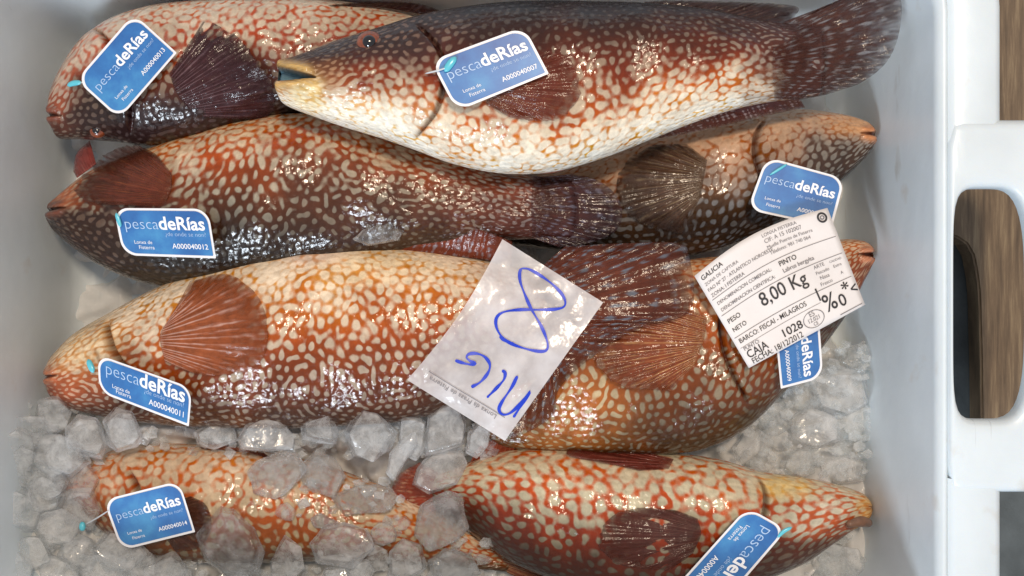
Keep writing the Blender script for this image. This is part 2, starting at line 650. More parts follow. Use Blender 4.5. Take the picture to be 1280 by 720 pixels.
def lug():
    n = 120
    ox0, ox1 = 0.2424, W(1352, 0, ZR).x
    hx0, hx1 = W(1190, 0, ZR).x, W(1288, 0, ZR).x
    c = ((hx0 + hx1) / 2, HYC)

    def ray_box(a, x0, x1, y0, y1, r):
        # superellipse-ish rounded box hit from c
        dx, dy = math.cos(a), math.sin(a)
        bx = (x1 - c[0]) if dx > 0 else (c[0] - x0)
        by = (y1 - c[1]) if dy > 0 else (c[1] - y0)
        p = r if dx < 0 else min(r, 3.4 if r < 10 else r)
        return ((abs(dx) / bx) ** p + (abs(dy) / by) ** p) ** (-1 / p)
    outer, hole = [], []
    for i in range(n):
        a = 2 * math.pi * i / n
        d = (math.cos(a), math.sin(a))
        ro = ray_box(a, ox0, ox1, LUG_Y0, LUG_Y1, 14)
        rh = ray_box(a, hx0, hx1, HOLE_Y0, HOLE_Y1, 5.5)
        ex, ey = c[0] + d[0] * ro, c[1] + d[1] * ro
        outer.append((ex, ey))
        hole.append((c[0] + d[0] * rh, c[1] + d[1] * rh))

    def off(base, k):
        out = []
        m = len(base)
        for i in range(m):
            t = Vector(base[(i + 1) % m]) - Vector(base[i - 1])
            nrm = Vector((t.y, -t.x)).normalized()
            out.append((base[i][0] + nrm.x * k, base[i][1] + nrm.y * k))
        return out
    def mix(o_h, cap):                       # a loop some way from the hole towards the outer edge
        out = []
        for h, q in zip(hole, outer):
            gap = math.dist(h, q)
            f = min(o_h / gap, cap) if o_h >= 0 else 1 - min(-o_h / gap, cap)
            out.append((h[0] + (q[0] - h[0]) * f, h[1] + (q[1] - h[1]) * f))
        return out
    loops = [(hole, ZR - 0.007), (hole, ZR - 0.001), (mix(0.0012, .10), ZR + 0.0018), (mix(0.0035, .28), ZR + 0.0032), (mix(0.008, .42), ZR + 0.0034),
             (mix(-0.006, .42), ZR + 0.0034), (mix(-0.0035, .28), ZR + 0.0030), (mix(-0.0012, .10), ZR + 0.0018), (outer, ZR - 0.001), (outer, ZR - 0.028)]
    verts, faces = [], []
    for lp, z in loops:
        for x, y in lp:
            verts.append((x, y, z))
    for k in range(len(loops) - 1):
        for i in range(n):
            faces.append((k * n + i, k * n + (i + 1) % n, (k + 1) * n + (i + 1) % n, (k + 1) * n + i))
    o = mesh_obj('handle', verts, [f[::-1] for f in faces], M_CRATE, crate)
    # raised arched ridge beside the hole, on the outer side of the grip
    return o


lug()

# ------------------------------------------------------------------ crushed ice bed
def ice_bed():
    nx, ny = 330, 220
    xs = np.linspace(CX - HX + 0.004, CX + HX - 0.006, nx)
    ys = np.linspace(CY - HY + 0.004, CY + HY - 0.006, ny)
    X, Y = np.meshgrid(xs, ys, indexing='ij')
    k = S * (ZC - 0.04) / DCAM
    PX, PY = X / k + 640, 360 - Y / k

    def bump(cx, cy, rx, ry, h):
        return h * np.exp(-(((PX - cx) / rx) ** 2 + ((PY - cy) / ry) ** 2))
    H = -0.02 + 0.050 / (1 + np.exp(-(PX - 185) / 16)) / (1 + np.exp((PX - 1010 - 60 * (PY > 420)) / 18))
    left = 1 / (1 + np.exp(-(PY - 520 + (PX - 40) * 0.05) / 16)) / (1 + np.exp((PX - 330) / 60))
    H = np.maximum(H, -0.02 + 0.084 * left)
    right = 1 / (1 + np.exp(-(PY - 440 + (1080 - PX) * 0.4) / 22)) / (1 + np.exp(-(PX - 900) / 30))
    H = np.maximum(H, -0.02 + 0.066 * right)
    bottom = 1 / (1 + np.exp(-(PY - 690) / 12)) / (1 + np.exp((PX - 620) / 25))
    H = np.maximum(H, -0.02 + 0.075 * bottom)
    H = np.maximum(H, 0.006 + 0.050 * np.exp(-((PY - 545 - (PX - 400) * 0.06) / 26) ** 2) / (1 + np.exp(-(PX - 150) / 20)) / (1 + np.exp((PX - 640) / 20)))
    # lumps: cellular facets
    pts = rng.uniform((xs[0], ys[0]), (xs[-1], ys[-1]), (900, 2))
    hh = rng.uniform(-0.010, 0.010, 900)
    gx = rng.normal(0, 0.35, (900, 2))
    F = np.zeros_like(H)
    flat = np.stack([X.ravel(), Y.ravel()], 1)
    best = np.full(len(flat), 1e9)
    val = np.zeros(len(flat))
    for p, h, g in zip(pts, hh, gx):
        d = ((flat - p) ** 2).sum(1)
        mk = d < best
        best[mk] = d[mk]
        val[mk] = h + (flat[mk] - p) @ g
    F = val.reshape(H.shape)
    H = np.where(H > -0.012, H + F * 0.8, -0.02)
    # one smoothing pass keeps broken edges but rounds the steps
    for _ in range(2):
        H[1:-1, 1:-1] = (H[1:-1, 1:-1] * 2 + H[:-2, 1:-1] + H[2:, 1:-1] + H[1:-1, :-2] + H[1:-1, 2:]) / 6
    keep = H > 0.0005
    verts = np.stack([X.ravel(), Y.ravel(), np.maximum(H, 0.0008).ravel()], 1)
    fs = [f for f in grid_faces(nx, ny) if keep.flat[f[0]] or keep.flat[f[1]] or keep.flat[f[2]] or keep.flat[f[3]]]
    o = mesh_obj('crushed_ice', verts.tolist(), fs, M_ICE_BED)
    o['kind'] = 'stuff'
    o['label'] = 'packed crushed ice lining the crate under the fish'
    o['category'] = 'ice'
    return o


ice_bed()


# ------------------------------------------------------------------ fish
def set_attr(me, name, typ, data):
    a = me.attributes.new(name, typ, 'POINT')
    key = {'FLOAT': 'value', 'FLOAT_COLOR': 'color', 'FLOAT_VECTOR': 'vector'}[typ]
    a.data.foreach_set(key, np.ascontiguousarray(data, dtype=np.float32).ravel())


class Fish:
    pass


def keyed(q, keys):
    """keys: rows for q = 0 (belly), 1/3, 2/3, 1 (back)"""
    keys = np.asarray(keys, float)
    qs = np.linspace(0, 1, len(keys))
    if keys.ndim == 1:
        return np.interp(q, qs, keys)
    return np.stack([np.interp(q, qs, keys[:, k]) for k in range(keys.shape[1])], -1)


def make_fish(label, cols, zc, b, pale, net, thr, belly_up=True, wl=17, wl_back=None, g=(0.5, 0.2, 0.6, 0.9), gill=None, gill_h=0.0034,
              blobs=(), mouth=None, nose=11.0, lip=(4.5, 0.0022), seed=1, aniso=1.0, bexp=0.75, tail=None):
    f = Fish()
    cols = np.asarray(cols, float)
    if cols[0, 0] > cols[-1, 0]:
        f.dirx = -1
    else:
        f.dirx = 1
    x0, x1 = cols[0, 0], cols[-1, 0]
    STEP = 1.5
    nu = int(abs(x1 - x0) / STEP)
    c = catmull(cols[:, :3], 1500)
    order = np.argsort(c[:, 0])
    # rounded nose: denser columns near it
    t = np.linspace(0, 1, nu)
    xs = x0 + (x1 - x0) * t
    yt = np.interp(xs, c[order, 0], c[order, 1])
    yb = np.interp(xs, c[order, 0], c[order, 2])
    d0 = np.clip(np.abs(xs - x0) / nose, 0, 1)
    d1 = np.clip(np.abs(xs - x1) / 8.0, 0, 1)
    rnd = np.sqrt(np.clip(1 - (1 - d0) ** 2, 0, 1)) * np.sqrt(np.clip(1 - (1 - d1) ** 2, 0, 1))
    yc, hw = (yt + yb) / 2, (yb - yt) / 2 * np.maximum(rnd, 0.03)
    zt = np.asarray(zc, float)
    zcs = np.interp(t, np.linspace(0, 1, len(zt)), zt) if zt.ndim else np.full(nu, zt)
    bs = b * (hw / hw.max()) ** bexp * (1 - 0.72 * np.clip((t - 0.78) / 0.22, 0, 1) ** 1.5)
    f.xs, f.yc, f.hw, f.zcs, f.bs = xs, yc, hw, zcs, bs
    arc = hw.max() * 2.55
    nv = int(arc / STEP)
    th = np.linspace(math.pi, 0, nv)          # top edge of the picture first
    cth, sth = np.cos(th), np.sin(th)
    PY = yc[:, None] + hw[:, None] * cth[None, :]
    PX = np.repeat(xs[:, None], nv, 1)
    Z = zcs[:, None] + bs[:, None] * sth[None, :] ** 0.92
    # soft unevenness of a body pressed among others
    Z += 0.0012 * smooth_noise(nu, nv, 34, seed + 50) * sth[None, :]
    slit = np.zeros_like(Z)
    if gill is not None:
        gp = catmull(gill, 200)
        o2 = np.argsort(gp[:, 1])
        gx = np.interp(PY, gp[o2, 1], gp[o2, 0])
        inr = np.clip(np.minimum(PY - gp[:, 1].min(), gp[:, 1].max() - PY) / 12, 0, 1)
        d = (PX - gx) * f.dirx                 # positive on the body side
        head = np.where(d < 0, np.exp(-(d / 55) ** 2), np.clip(1 - d / 3.0, 0, 1))
        Z += gill_h * head * inr * sth[None, :]
        slit = inr * np.exp(-((d - 3.5) / 2.6) ** 2)
        Z -= gill_h * 1.7 * slit * sth[None, :]
    mw = np.zeros_like(Z)
    lipw = np.zeros_like(Z)
    if mouth is not None:
        (ax, ay), (ux, uy), (lx, ly), depth, mcol, lcol = mouth
        tm = np.clip((ax - PX) / (ax - ux), 0, 1.3)          # 0 at the corner of the mouth, 1 at its opening
        yu, yl = ay + (uy - ay) * tm, ay + (ly - ay) * tm
        dd = np.minimum(PY - yu, yl - PY)                   # positive between the jaws
        ins = (tm > 0.001)
        mw = np.clip(dd / 2.5 + 0.5, 0, 1) * ins
        lipw = np.exp(-((dd + lip[0]) / lip[0]) ** 2) * np.clip(tm * 5, 0, 1) * ins
        Z += -depth * mw + lip[1] * lipw
    kk = S * (ZC - zcs) / DCAM
    Xw = (PX - 640) * kk[:, None]
    Yw = (360 - PY) * kk[:, None]
    q = (1 + cth) / 2
    if not belly_up:
        q = 1 - q
    Q = np.repeat(q[None, :], nu, 0) + 0.045 * smooth_noise(nu, nv, 26, seed + 9)
    Q = np.clip(Q, 0, 1)
    gq = keyed(Q, g) + 0.22 * smooth_noise(nu, nv, 20, seed + 3)
    rows = np.clip((Q - 0.25) / 0.25, 0, 1) * 0.05 + 0.008
    wl = wl * 0.80
    u = spots_field(nu, nv, wl / STEP, gq, seed, aniso=aniso, rows=rows)
    if wl_back:
        u2 = spots_field(nu, nv, wl_back * 0.86 / STEP, gq, seed + 1, aniso=aniso, rows=rows)
        wq = np.clip((Q - 0.35) / 0.25, 0, 1)
        u = u * (1 - wq) + u2 * wq
    u = u / u.std()
    thr_q = keyed(Q, thr)
    thr_q = thr_q * 1.3 - 0.22 + 0.42 * np.clip(Q * 2.0 - 0.7, 0, 1)
    pat = u * (1 + 0.18 * smooth_noise(nu, nv, 7, seed + 12)) - thr_q - 0.12 - 0.24 * smooth_noise(nu, nv, 13, seed + 13) - 0.20 * smooth_noise(nu, nv, 4, seed + 14)
    P = lin(keyed(Q, pale)) * (0.97 - 0.5 * np.clip(Q * 1.35 - 0.1, 0, 1))[..., None]
    N = lin(keyed(Q, net)) * (0.84 - 0.24 * np.clip(Q * 1.5, 0, 1))[..., None] * np.array([1.04, 1.18, 0.92])
    N = np.clip(N.mean(-1, keepdims=True) + (N - N.mean(-1, keepdims=True)) * 1.28, 0.002, 1)
    for (bx, by, rx, ry, cn, cp, amt) in blobs:
        w = np.exp(-(((PX - bx) / rx) ** 2 + ((PY - by) / ry) ** 2) ** 1.5)
        w = np.clip(w * (1 + 0.25 * smooth_noise(nu, nv, 14, seed + int(bx))), 0, 1)[..., None] * amt
        if cn is not None:
            N = N * (1 - w) + lin(cn) * w
        if cp is not None:
            P = P * (1 - w) + lin(cp) * w
    sl = (np.clip(slit * 1.2 - 0.25, 0, 1) * 0.8)[..., None]
    N = N * (1 - sl) + lin((58, 20, 16)) * sl
    P = P * (1 - sl) + lin((70, 26, 20)) * sl
    if tail is not None:
        w = np.clip((t - 0.80) / 0.18, 0, 1)[:, None]
        w = np.clip(w + 0.12 * smooth_noise(nu, nv, 10, seed + 30) * (w > 0) * (w < 1), 0, 1)
        pat = pat - 0.55 * w
        w = w[..., None]
        N = N * (1 - w) + lin(tail[0]) * w
        P = P * (1 - w) + lin(tail[1]) * w
    if mouth is not None:
        for w, cc in ((lipw * 0.9, lcol), (mw, mcol)):
            w = w[..., None]
            N = N * (1 - w) + lin(cc) * w
            P = P * (1 - w) + lin(cc) * w
    verts = np.stack([Xw, Yw, Z], -1).reshape(-1, 3)
    faces = grid_faces(nu, nv)
    pats, Ps, Ns = [pat.ravel()], [P.reshape(-1, 3), ], [N.reshape(-1, 3)]
    st = [np.stack([PX - x0, np.repeat((np.arange(nv) * STEP)[None, :], nu, 0), np.zeros_like(PX)], -1).reshape(-1, 3)]
    # underside, coarse across
    nl = 14
    thl = np.linspace(0, math.pi, nl + 2)[1:-1]
    base = len(verts)
    PYl = yc[:, None] + hw[:, None] * np.cos(thl)[None, :]
    Zl = zcs[:, None] - bs[:, None] * np.sin(thl)[None, :]
    vl = np.stack([(np.repeat(xs[:, None], nl, 1) - 640) * kk[:, None], (360 - PYl) * kk[:, None], Zl], -1).reshape(-1, 3)
    jm = np.clip(((1 + np.cos(thl)) / 2 * (nv - 1)).astype(int), 0, nv - 1)
    pats.append(pat[:, jm].ravel())
    Ps.append(P[:, jm].reshape(-1, 3))
    Ns.append(N[:, jm].reshape(-1, 3))
    st.append(np.stack([np.repeat((xs - x0)[:, None], nl, 1), np.repeat((jm * STEP)[None, :], nu, 0), np.zeros((nu, nl))], -1).reshape(-1, 3))
    verts = np.vstack([verts, vl])
    faces += grid_faces(nu, nl, base)
    for i in range(nu - 1):
        a, bb = i * nv + nv - 1, (i + 1) * nv + nv - 1
        c0, c1 = base + i * nl, base + (i + 1) * nl
        faces.append((a, bb, c1, c0))
        a, bb = i * nv, (i + 1) * nv
        c0, c1 = base + i * nl + nl - 1, base + (i + 1) * nl + nl - 1
        faces.append((bb, a, c0, c1))
    if f.dirx > 0:
        faces = [tuple(x[::-1]) for x in faces]
    m = nu // 2
    f.root = empty('wrasse_fish', W(xs[m], yc[m], zcs[m] - bs[m]))
    tag(f.root, label, 'fish', 'spotted wrasse packed in the crate')
    f.body = mesh_obj('body', verts.tolist(), faces, M_SKIN, f.root)
    me = f.body.data
    set_attr(me, 'pat', 'FLOAT', np.concatenate(pats))
    one = np.ones((len(verts), 1))
    set_attr(me, 'pale', 'FLOAT_COLOR', np.hstack([np.vstack(Ps), one]))
    set_attr(me, 'net', 'FLOAT_COLOR', np.hstack([np.vstack(Ns), one]))
    set_attr(me, 'st', 'FLOAT_VECTOR', np.vstack(st))
    return f


def ztop(f, px, py):
    px, py = np.asarray(px, float), np.asarray(py, float)
    z = np.full(px.shape, float(np.mean(f.zcs)) + 0.02)
    idx = np.argsort(f.xs)
    X = f.xs[idx]
    for _ in range(4):
        zc0 = np.interp(px, X, f.zcs[idx])
        r = (ZC - z) / (ZC - zc0)
        x, y = 640 + (px - 640) * r, 360 + (py - 360) * r
        zc0 = np.interp(x, X, f.zcs[idx])
        v = (y - np.interp(x, X, f.yc[idx])) / np.maximum(np.interp(x, X, f.hw[idx]), 1)
        z = zc0 + np.interp(x, X, f.bs[idx]) * np.sqrt(np.clip(1 - v * v, 0, 1))
    return z


def make_fin(f, name, base, tip, net, pale, style='rays', nray=14, lift=(0.0012, 0.0024), z=None, ragged=0.0, seed=0, na=None, thr=0.9, tipnet=None, over=False, ridge=0.00035):
    """a fin spread between its base line and its outer edge; z: None to follow the body or (base, tip) heights"""
    L = np.linalg.norm(np.diff(np.asarray(tip, float), axis=0), axis=1).sum()
    na = na or max(40, int(L / 1.1))
    R = max(np.linalg.norm(np.asarray(base[0], float) - tip[0]), np.linalg.norm(np.asarray(base[-1], float) - tip[-1]), 30,
            np.linalg.norm(np.mean(base, 0) - np.mean(tip, 0)))
    nr = max(14, int(R / 2.2))
    B, T = catmull(base, na), catmull(tip, na)
    r = np.random.default_rng(seed + 100)
    t = np.linspace(0, 1, nr)[None, :, None]
    a = np.linspace(0, 1, na)
    nray = int(nray * 1.5)
    ph = (a + 0.012 * np.sin(a * 23 + seed) + 0.008 * np.sin(a * 51 + seed * 2)) * nray
    saw = np.abs((ph % 1) - 0.5) * 2            # 1 at a ray, 0 between rays
    cut = 1 - ragged * (0.15 * (1 - saw) + 0.9 * np.interp(ph, np.arange(nray + 2), r.uniform(0, 1, nray + 2)))
    T2 = B + (T - B) * cut[:, None]
    G = B[:, None, :] * (1 - t) + T2[:, None, :] * t
    PX, PY = G[..., 0], G[..., 1]
    tt = np.repeat(np.linspace(0, 1, nr)[None, :], na, 0)
    if z is None:
        Z = ztop(f, PX, PY) + lift[0] + (lift[1] - lift[0]) * tt
    else:
        Z = z[0] + (z[1] - z[0]) * tt
        if over:
            Z = np.maximum(Z, ztop(f, PX, PY) + 0.0012)
    Z = Z + ridge * (saw[:, None] - 0.5) * (0.4 + 0.6 * tt) + 0.0008 * smooth_noise(na, nr, 16, seed + 7) * tt
    k = S * (ZC - Z) / DCAM
    V = np.stack([(PX - 640) * k, (360 - PY) * k, Z], -1).reshape(-1, 3)
    nz = smooth_noise(na, nr, 3, seed + 1)
    if style == 'rays':
        fade = 1.15 - tt * 1.0
        pat = (saw[:, None] ** 2 * 2.2 - thr - 0.4) * fade + 0.25 * nz - 0.25 * tt
        pat = pat - 0.6 * np.abs(smooth_noise(na, nr, 8, seed + 2)) * tt
    else:
        rows = 7 if R > 60 else 4
        row = tt * rows + 0.25 * np.sin(a * 9)[:, None]
        fr_ = np.abs((row % 1) - 0.5) * 2
        pat = saw[:, None] ** 1.2 * 1.6 + fr_ * 1.6 - 2.0 - thr * 0.5 + 0.5 * nz
    Pc = np.repeat(lin(pale)[None, :], na * nr, 0)
    Nc = np.repeat(lin(net)[None, :], na * nr, 0)
    if tipnet is not None:
        w = np.clip(tt.ravel() ** 1.3 + 0.1 * nz.ravel(), 0, 1)[:, None]
        Nc = Nc * (1 - w) + lin(tipnet) * w
    o = mesh_obj(name, V.tolist(), grid_faces(na, nr), M_FIN, f.root)
    me = o.data
    set_attr(me, 'pat', 'FLOAT', pat.ravel())
    one = np.ones((na * nr, 1))
    set_attr(me, 'pale', 'FLOAT_COLOR', np.hstack([Pc, one]))
    set_attr(me, 'net', 'FLOAT_COLOR', np.hstack([Nc, one]))
    set_attr(me, 'st', 'FLOAT_VECTOR', np.stack([PX, PY, np.zeros_like(PX)], -1).reshape(-1, 3))
    e1 = tt ** 4
    e2 = np.repeat(np.abs(2 * a - 1)[:, None] ** 8, nr, 1)
    e3 = (1 - tt) ** 6 * (0.8 if z is None else 0.0) + (np.clip(1 - tt * 2.6, 0, 1) * 1.2 if over else 0.0)
    edge = np.maximum(np.maximum(e1, e2 if z is None else 0.4 * e2), e3)
    thin = 0.10 + 0.70 * edge * (0.75 + 0.25 * (1 - saw[:, None])) + 0.07 * nz
    set_attr(me, 'thin', 'FLOAT', np.clip(thin, 0, 0.97).ravel())
    sd = o.modifiers.new('thickness', 'SOLIDIFY')
    sd.thickness, sd.offset = 0.0005, 0
    return o


def tube(name, pts, radii, mat, parent, nseg=14, n=28, flat=1.0):
    """tapered tube through world points"""
    c = catmull([tuple(p) for p in pts], n)
    rr = np.interp(np.linspace(0, 1, n), np.linspace(0, 1, len(radii)), radii)
    verts, faces = [], []
    up = Vector((0, 0, 1))
    for i in range(n):
        t = Vector(c[min(i + 1, n - 1)] - c[max(i - 1, 0)]).normalized()
        s = t.cross(up)
        s = s.normalized() if s.length > 1e-4 else Vector((1, 0, 0))
        w = s.cross(t)
        e = min(i, n - 1 - i) / 2.5
        rad = rr[i] * math.sqrt(max(0.02, 1 - max(0, 1 - e) ** 2))
        for k in range(nseg):
            a = 2 * math.pi * k / nseg
            verts.append(Vector(c[i]) + s * rad * math.cos(a) + w * rad * flat * math.sin(a))
    for i in range(n - 1):
        for k in range(nseg):
            faces.append((i * nseg + k, i * nseg + (k + 1) % nseg, (i + 1) * nseg + (k + 1) % nseg, (i + 1) * nseg + k))
    faces.append(tuple(range(nseg))[::-1])
    faces.append(tuple((n - 1) * nseg + k for k in range(nseg)))
    return mesh_obj(name, verts, faces, mat, parent)


def dome(name, c, rx, ry, rz, mat, parent, n=20, m=8):
    verts, faces = [], []
    for j in range(m):
        a = math.pi / 2 * j / (m - 1) * 1.25
        for i in range(n):
            b = 2 * math.pi * i / n
            verts.append(Vector(c) + Vector((rx * math.sin(a) * math.cos(b), ry * math.sin(a) * math.sin(b), rz * math.cos(a))))
    for j in range(m - 1):
        for i in range(n):
            faces.append((j * n + i, (j + 1) * n + i, (j + 1) * n + (i + 1) % n, j * n + (i + 1) % n))
    o = mesh_obj(name, verts, faces, mat, parent)
    return o


def eye(f, px, py, r, sink=0.0):
    z = float(ztop(f, px, py)) - sink
    c = W(px, py, z)
    e = dome('eye', c - Vector((0, 0, r * 0.35)), r, r * 0.9, r * 0.75, M_IRIS, f.root)
    p = dome('pupil', c + Vector((0, 0, r * 0.16)), r * 0.52, r * 0.50, r * 0.34, M_PUPIL, e)
    p.location = (0, 0, 0)
    return e


# --- the eight fish -------------------------------------------------
F1 = make_fish('topmost wrasse with white belly, dark back and open yellow lips, lying across the others',
               [(347, 78, 124), (358, 75, 132), (374, 70, 139), (396, 62, 147), (430, 49, 159), (480, 34, 174), (520, 22, 188), (570, 12, 206), (630, 5, 217), (690, 3, 215), (750, 4, 199),
                (810, 6, 176), (860, 10, 156), (910, 18, 139), (960, 28, 128), (1010, 32, 122), (1030, 34, 119)],
               (0.128, 0.130, 0.128, 0.124, 0.122), 0.037,
               [(246, 242, 228), (232, 212, 182), (190, 160, 134), (128, 106, 92), (84, 76, 76)],
               [(214, 158, 80), (196, 100, 40), (126, 54, 28), (70, 34, 26), (38, 26, 28)],
               (-0.7, -0.3, 0.2, 0.65, 1.1), belly_up=False, wl=15.5, wl_back=12, g=(0.9, 0.1, 0.3, 0.8, 1.0), seed=11,
               tail=((76, 38, 26), (128, 116, 110)), nose=7.0, lip=(6.5, 0.0042), mouth=((402, 104), (350, 88), (350, 107), 0.011, (96, 128, 142), (206, 166, 100)),
               gill=[(520, 40), (548, 75), (556, 110), (545, 150), (512, 184)],
               blobs=[(410, 100, 34, 22, (120, 70, 38), (170, 120, 80), 0.7), (440, 60, 80, 30, (52, 36, 32), (104, 84, 70), 0.85),
                      (440, 150, 90, 20, (232, 205, 140), (248, 244, 230), 0.8), (520, 60, 60, 40, (54, 36, 32), (120, 92, 78), 0.8),
                      (1000, 75, 70, 70, (84, 40, 28), (150, 120, 100), 0.7), (390, 122, 22, 22, (225, 190, 120), (238, 222, 180), 0.9)])
F2 = make_fish('dark-headed wrasse in the top left corner, half under the topmost fish',
               [(64, 134, 160), (74, 100, 173), (100, 60, 174), (140, 26, 177), (190, 9, 182), (250, 2, 173), (330, -3, 152), (400, 0, 138), (470, 8, 122), (540, 20, 104), (600, 35, 88)],
               (0.072, 0.078, 0.074, 0.066), 0.031,
               [(206, 190, 170), (214, 190, 162), (166, 138, 116), (74, 62, 58)],
               [(196, 104, 60), (176, 76, 36), (96, 44, 28), (34, 20, 20)],
               (-0.5, -0.3, 0.2, 0.9), wl=13.5, wl_back=11.5, g=(-0.3, -0.3, 0.6, 1.0), seed=21,
               mouth=((92, 150), (62, 144), (62, 150), 0.004, (50, 26, 24), (128, 74, 58)),
               gill=[(120, 40), (148, 60), (170, 100), (178, 140), (170, 175)],
               blobs=[(110, 150, 80, 42, (44, 27, 22), (104, 84, 70), 1.0), (230, 165, 120, 30, (40, 24, 24), (70, 56, 56), 0.9),
                      (110, 60, 50, 40, (196, 110, 80), (205, 175, 155), 0.7), (82, 120, 30, 40, (176, 90, 60), (196, 166, 146), 0.6)])
F3 = make_fish('long wrasse with dark brown head and back, second from the top, tail over another fish',
               [(60, 258, 280), (85, 236, 303), (120, 212, 328), (160, 195, 347), (200, 182, 357), (250, 166, 357), (300, 152, 352), (370, 142, 342), (430, 148, 331), (520, 180, 314),
                (600, 206, 302), (660, 218, 299), (700, 224, 298), (720, 226, 298)],
               (0.066, 0.072, 0.074, 0.084, 0.096), 0.036,
               [(228, 194, 154), (212, 188, 158), (176, 166, 146), (112, 104, 94), (70, 64, 60)],
               [(202, 112, 54), (174, 82, 36), (96, 48, 28), (46, 28, 20), (28, 19, 16)],
               (-0.3, 0.05, 0.5, 0.8, 1.2), wl=14, wl_back=12.5, g=(-0.4, -0.2, 0.9, 1.1, 1.1), seed=31,
               tail=((78, 36, 26), (122, 108, 108)), mouth=((98, 262), (58, 262), (60, 267), 0.004, (40, 22, 20), (120, 68, 50)),
               blobs=[(110, 290, 95, 62, (44, 26, 20), (84, 62, 50), 0.95), (640, 250, 90, 60, (112, 52, 34), (150, 118, 104), 0.6), (92, 248, 20, 14, (190, 110, 70), (200, 130, 90), 0.8),
                      (480, 235, 120, 70, (98, 52, 32), (150, 128, 106), 0.6)])
F4 = make_fish('grey-olive wrasse facing right in the second row, its snout touching the right wall',
               [(1093, 162, 184), (1080, 152, 198), (1050, 143, 226), (1000, 137, 263), (960, 139, 288), (900, 152, 311), (850, 162, 321), (800, 176, 321), (740, 198, 317), (680, 215, 311), (620, 230, 302)],
               (0.066, 0.064, 0.060, 0.054), 0.031,
               [(228, 186, 148), (206, 166, 136), (142, 136, 132), (120, 122, 126)],
               [(204, 118, 66), (156, 84, 52), (76, 48, 34), (40, 26, 22)],
               (-0.7, -0.4, 0.3, 0.7), wl=12.5, g=(0.7, 0.5, 0.8, 1.0), seed=41,
               mouth=((1066, 170), (1094, 168), (1094, 173), 0.004, (90, 44, 30), (208, 136, 86)),
               gill=[(955, 150), (938, 175), (934, 205), (945, 240), (960, 262)],
               blobs=[(1030, 195, 60, 32, (74, 52, 40), (140, 132, 122), 0.85), (1060, 160, 36, 16, (206, 140, 84), (216, 160, 110), 0.8)])
F6 = make_fish('orange-brown wrasse facing right under the white printed label, snout at the right wall',
               [(1092, 308, 330), (1078, 301, 352), (1055, 299, 395), (1020, 305, 442), (980, 312, 488), (930, 318, 536), (880, 322, 560), (830, 328, 567), (760, 335, 567), (700, 345, 565), (640, 365, 560), (590, 390, 548)],
               (0.064, 0.066, 0.064, 0.058), 0.035,
               [(222, 182, 146), (200, 176, 146), (178, 158, 130), (104, 92, 78)],
               [(200, 112, 58), (166, 84, 42), (132, 68, 32), (56, 34, 22)],
               (-0.4, 0.2, 0.35, 0.7), wl=13, g=(0.5, 0.7, 0.9, 1.0), seed=61,
               mouth=((1066, 318), (1094, 316), (1094, 322), 0.005, (90, 44, 34), (206, 136, 100)),
               gill=[(920, 330), (900, 365), (892, 410), (905, 460), (930, 500)],
               blobs=[(900, 350, 60, 50, (196, 104, 56), (214, 160, 116), 0.7), (690, 500, 90, 60, (186, 108, 44), (214, 190, 146), 0.7),
                      (1075, 350, 40, 40, (140, 74, 48), (186, 140, 110), 0.6)])
F5 = make_fish('large pale orange wrasse in the middle row, under the paper marked 8',
               [(58, 456, 490), (75, 436, 504), (100, 413, 514), (150, 384, 524), (200, 358, 530), (240, 342, 533), (300, 321, 535), (370, 307, 535), (430, 303, 532), (500, 308, 527), (560, 316, 514), (620, 328, 494), (680, 342, 468), (714, 350, 455)],
               (0.060, 0.072, 0.076, 0.080, 0.088), 0.038,
               [(244, 222, 194), (242, 216, 184), (232, 206, 176), (208, 184, 162), (150, 128, 112)],
               [(212, 150, 100), (202, 116, 60), (176, 86, 42), (112, 54, 32), (64, 34, 26)],
               (-0.62, -0.15, 0.2, 0.42, 0.8), wl=14.5, wl_back=12.5, g=(0.6, 0.3, 0.9, 1.1, 1.1), seed=51,
               tail=((118, 44, 24), (160, 134, 124)), mouth=((86, 466), (58, 468), (58, 473), 0.004, (110, 56, 40), (196, 120, 84)),
               gill=[(142, 396), (150, 418), (160, 438), (180, 458), (212, 474), (236, 478)], gill_h=0.006,
               blobs=[(110, 425, 60, 40, (206, 150, 88), (226, 196, 152), 0.8), (90, 480, 50, 28, (182, 92, 56), (206, 150, 120), 0.7),
                      (470, 330, 70, 26, (216, 146, 70), (238, 206, 150), 0.5), (395, 318, 40, 18, (214, 160, 128), (236, 206, 186), 0.7)])
F7 = make_fish('small pale orange wrasse at the bottom left, half buried in ice cubes',
               [(82, 588, 610), (110, 573, 638), (150, 560, 674), (200, 554, 697), (260, 557, 702), (330, 565, 702), (400, 580, 700), (470, 605, 700), (540, 635, 704), (590, 662, 710), (640, 680, 716)],
               (0.050, 0.056, 0.056, 0.050, 0.044), 0.031,
               [(232, 204, 176), (228, 198, 160), (206, 184, 144), (130, 110, 88)],
               [(214, 126, 66), (204, 102, 46), (160, 86, 40), (72, 44, 28)],
               (-0.45, -0.3, 0.15, 0.5), wl=14, g=(-0.4, -0.3, 0.6, 1.0), seed=71,
               mouth=((110, 600), (80, 600), (80, 604), 0.004, (110, 56, 40), (206, 120, 80)),
               gill=[(170, 575), (188, 600), (192, 630), (180, 660)],
               blobs=[(120, 600, 50, 40, (206, 112, 60), (220, 176, 146), 0.6), (120, 650, 60, 30, (84, 52, 36), (140, 110, 88), 0.7)])
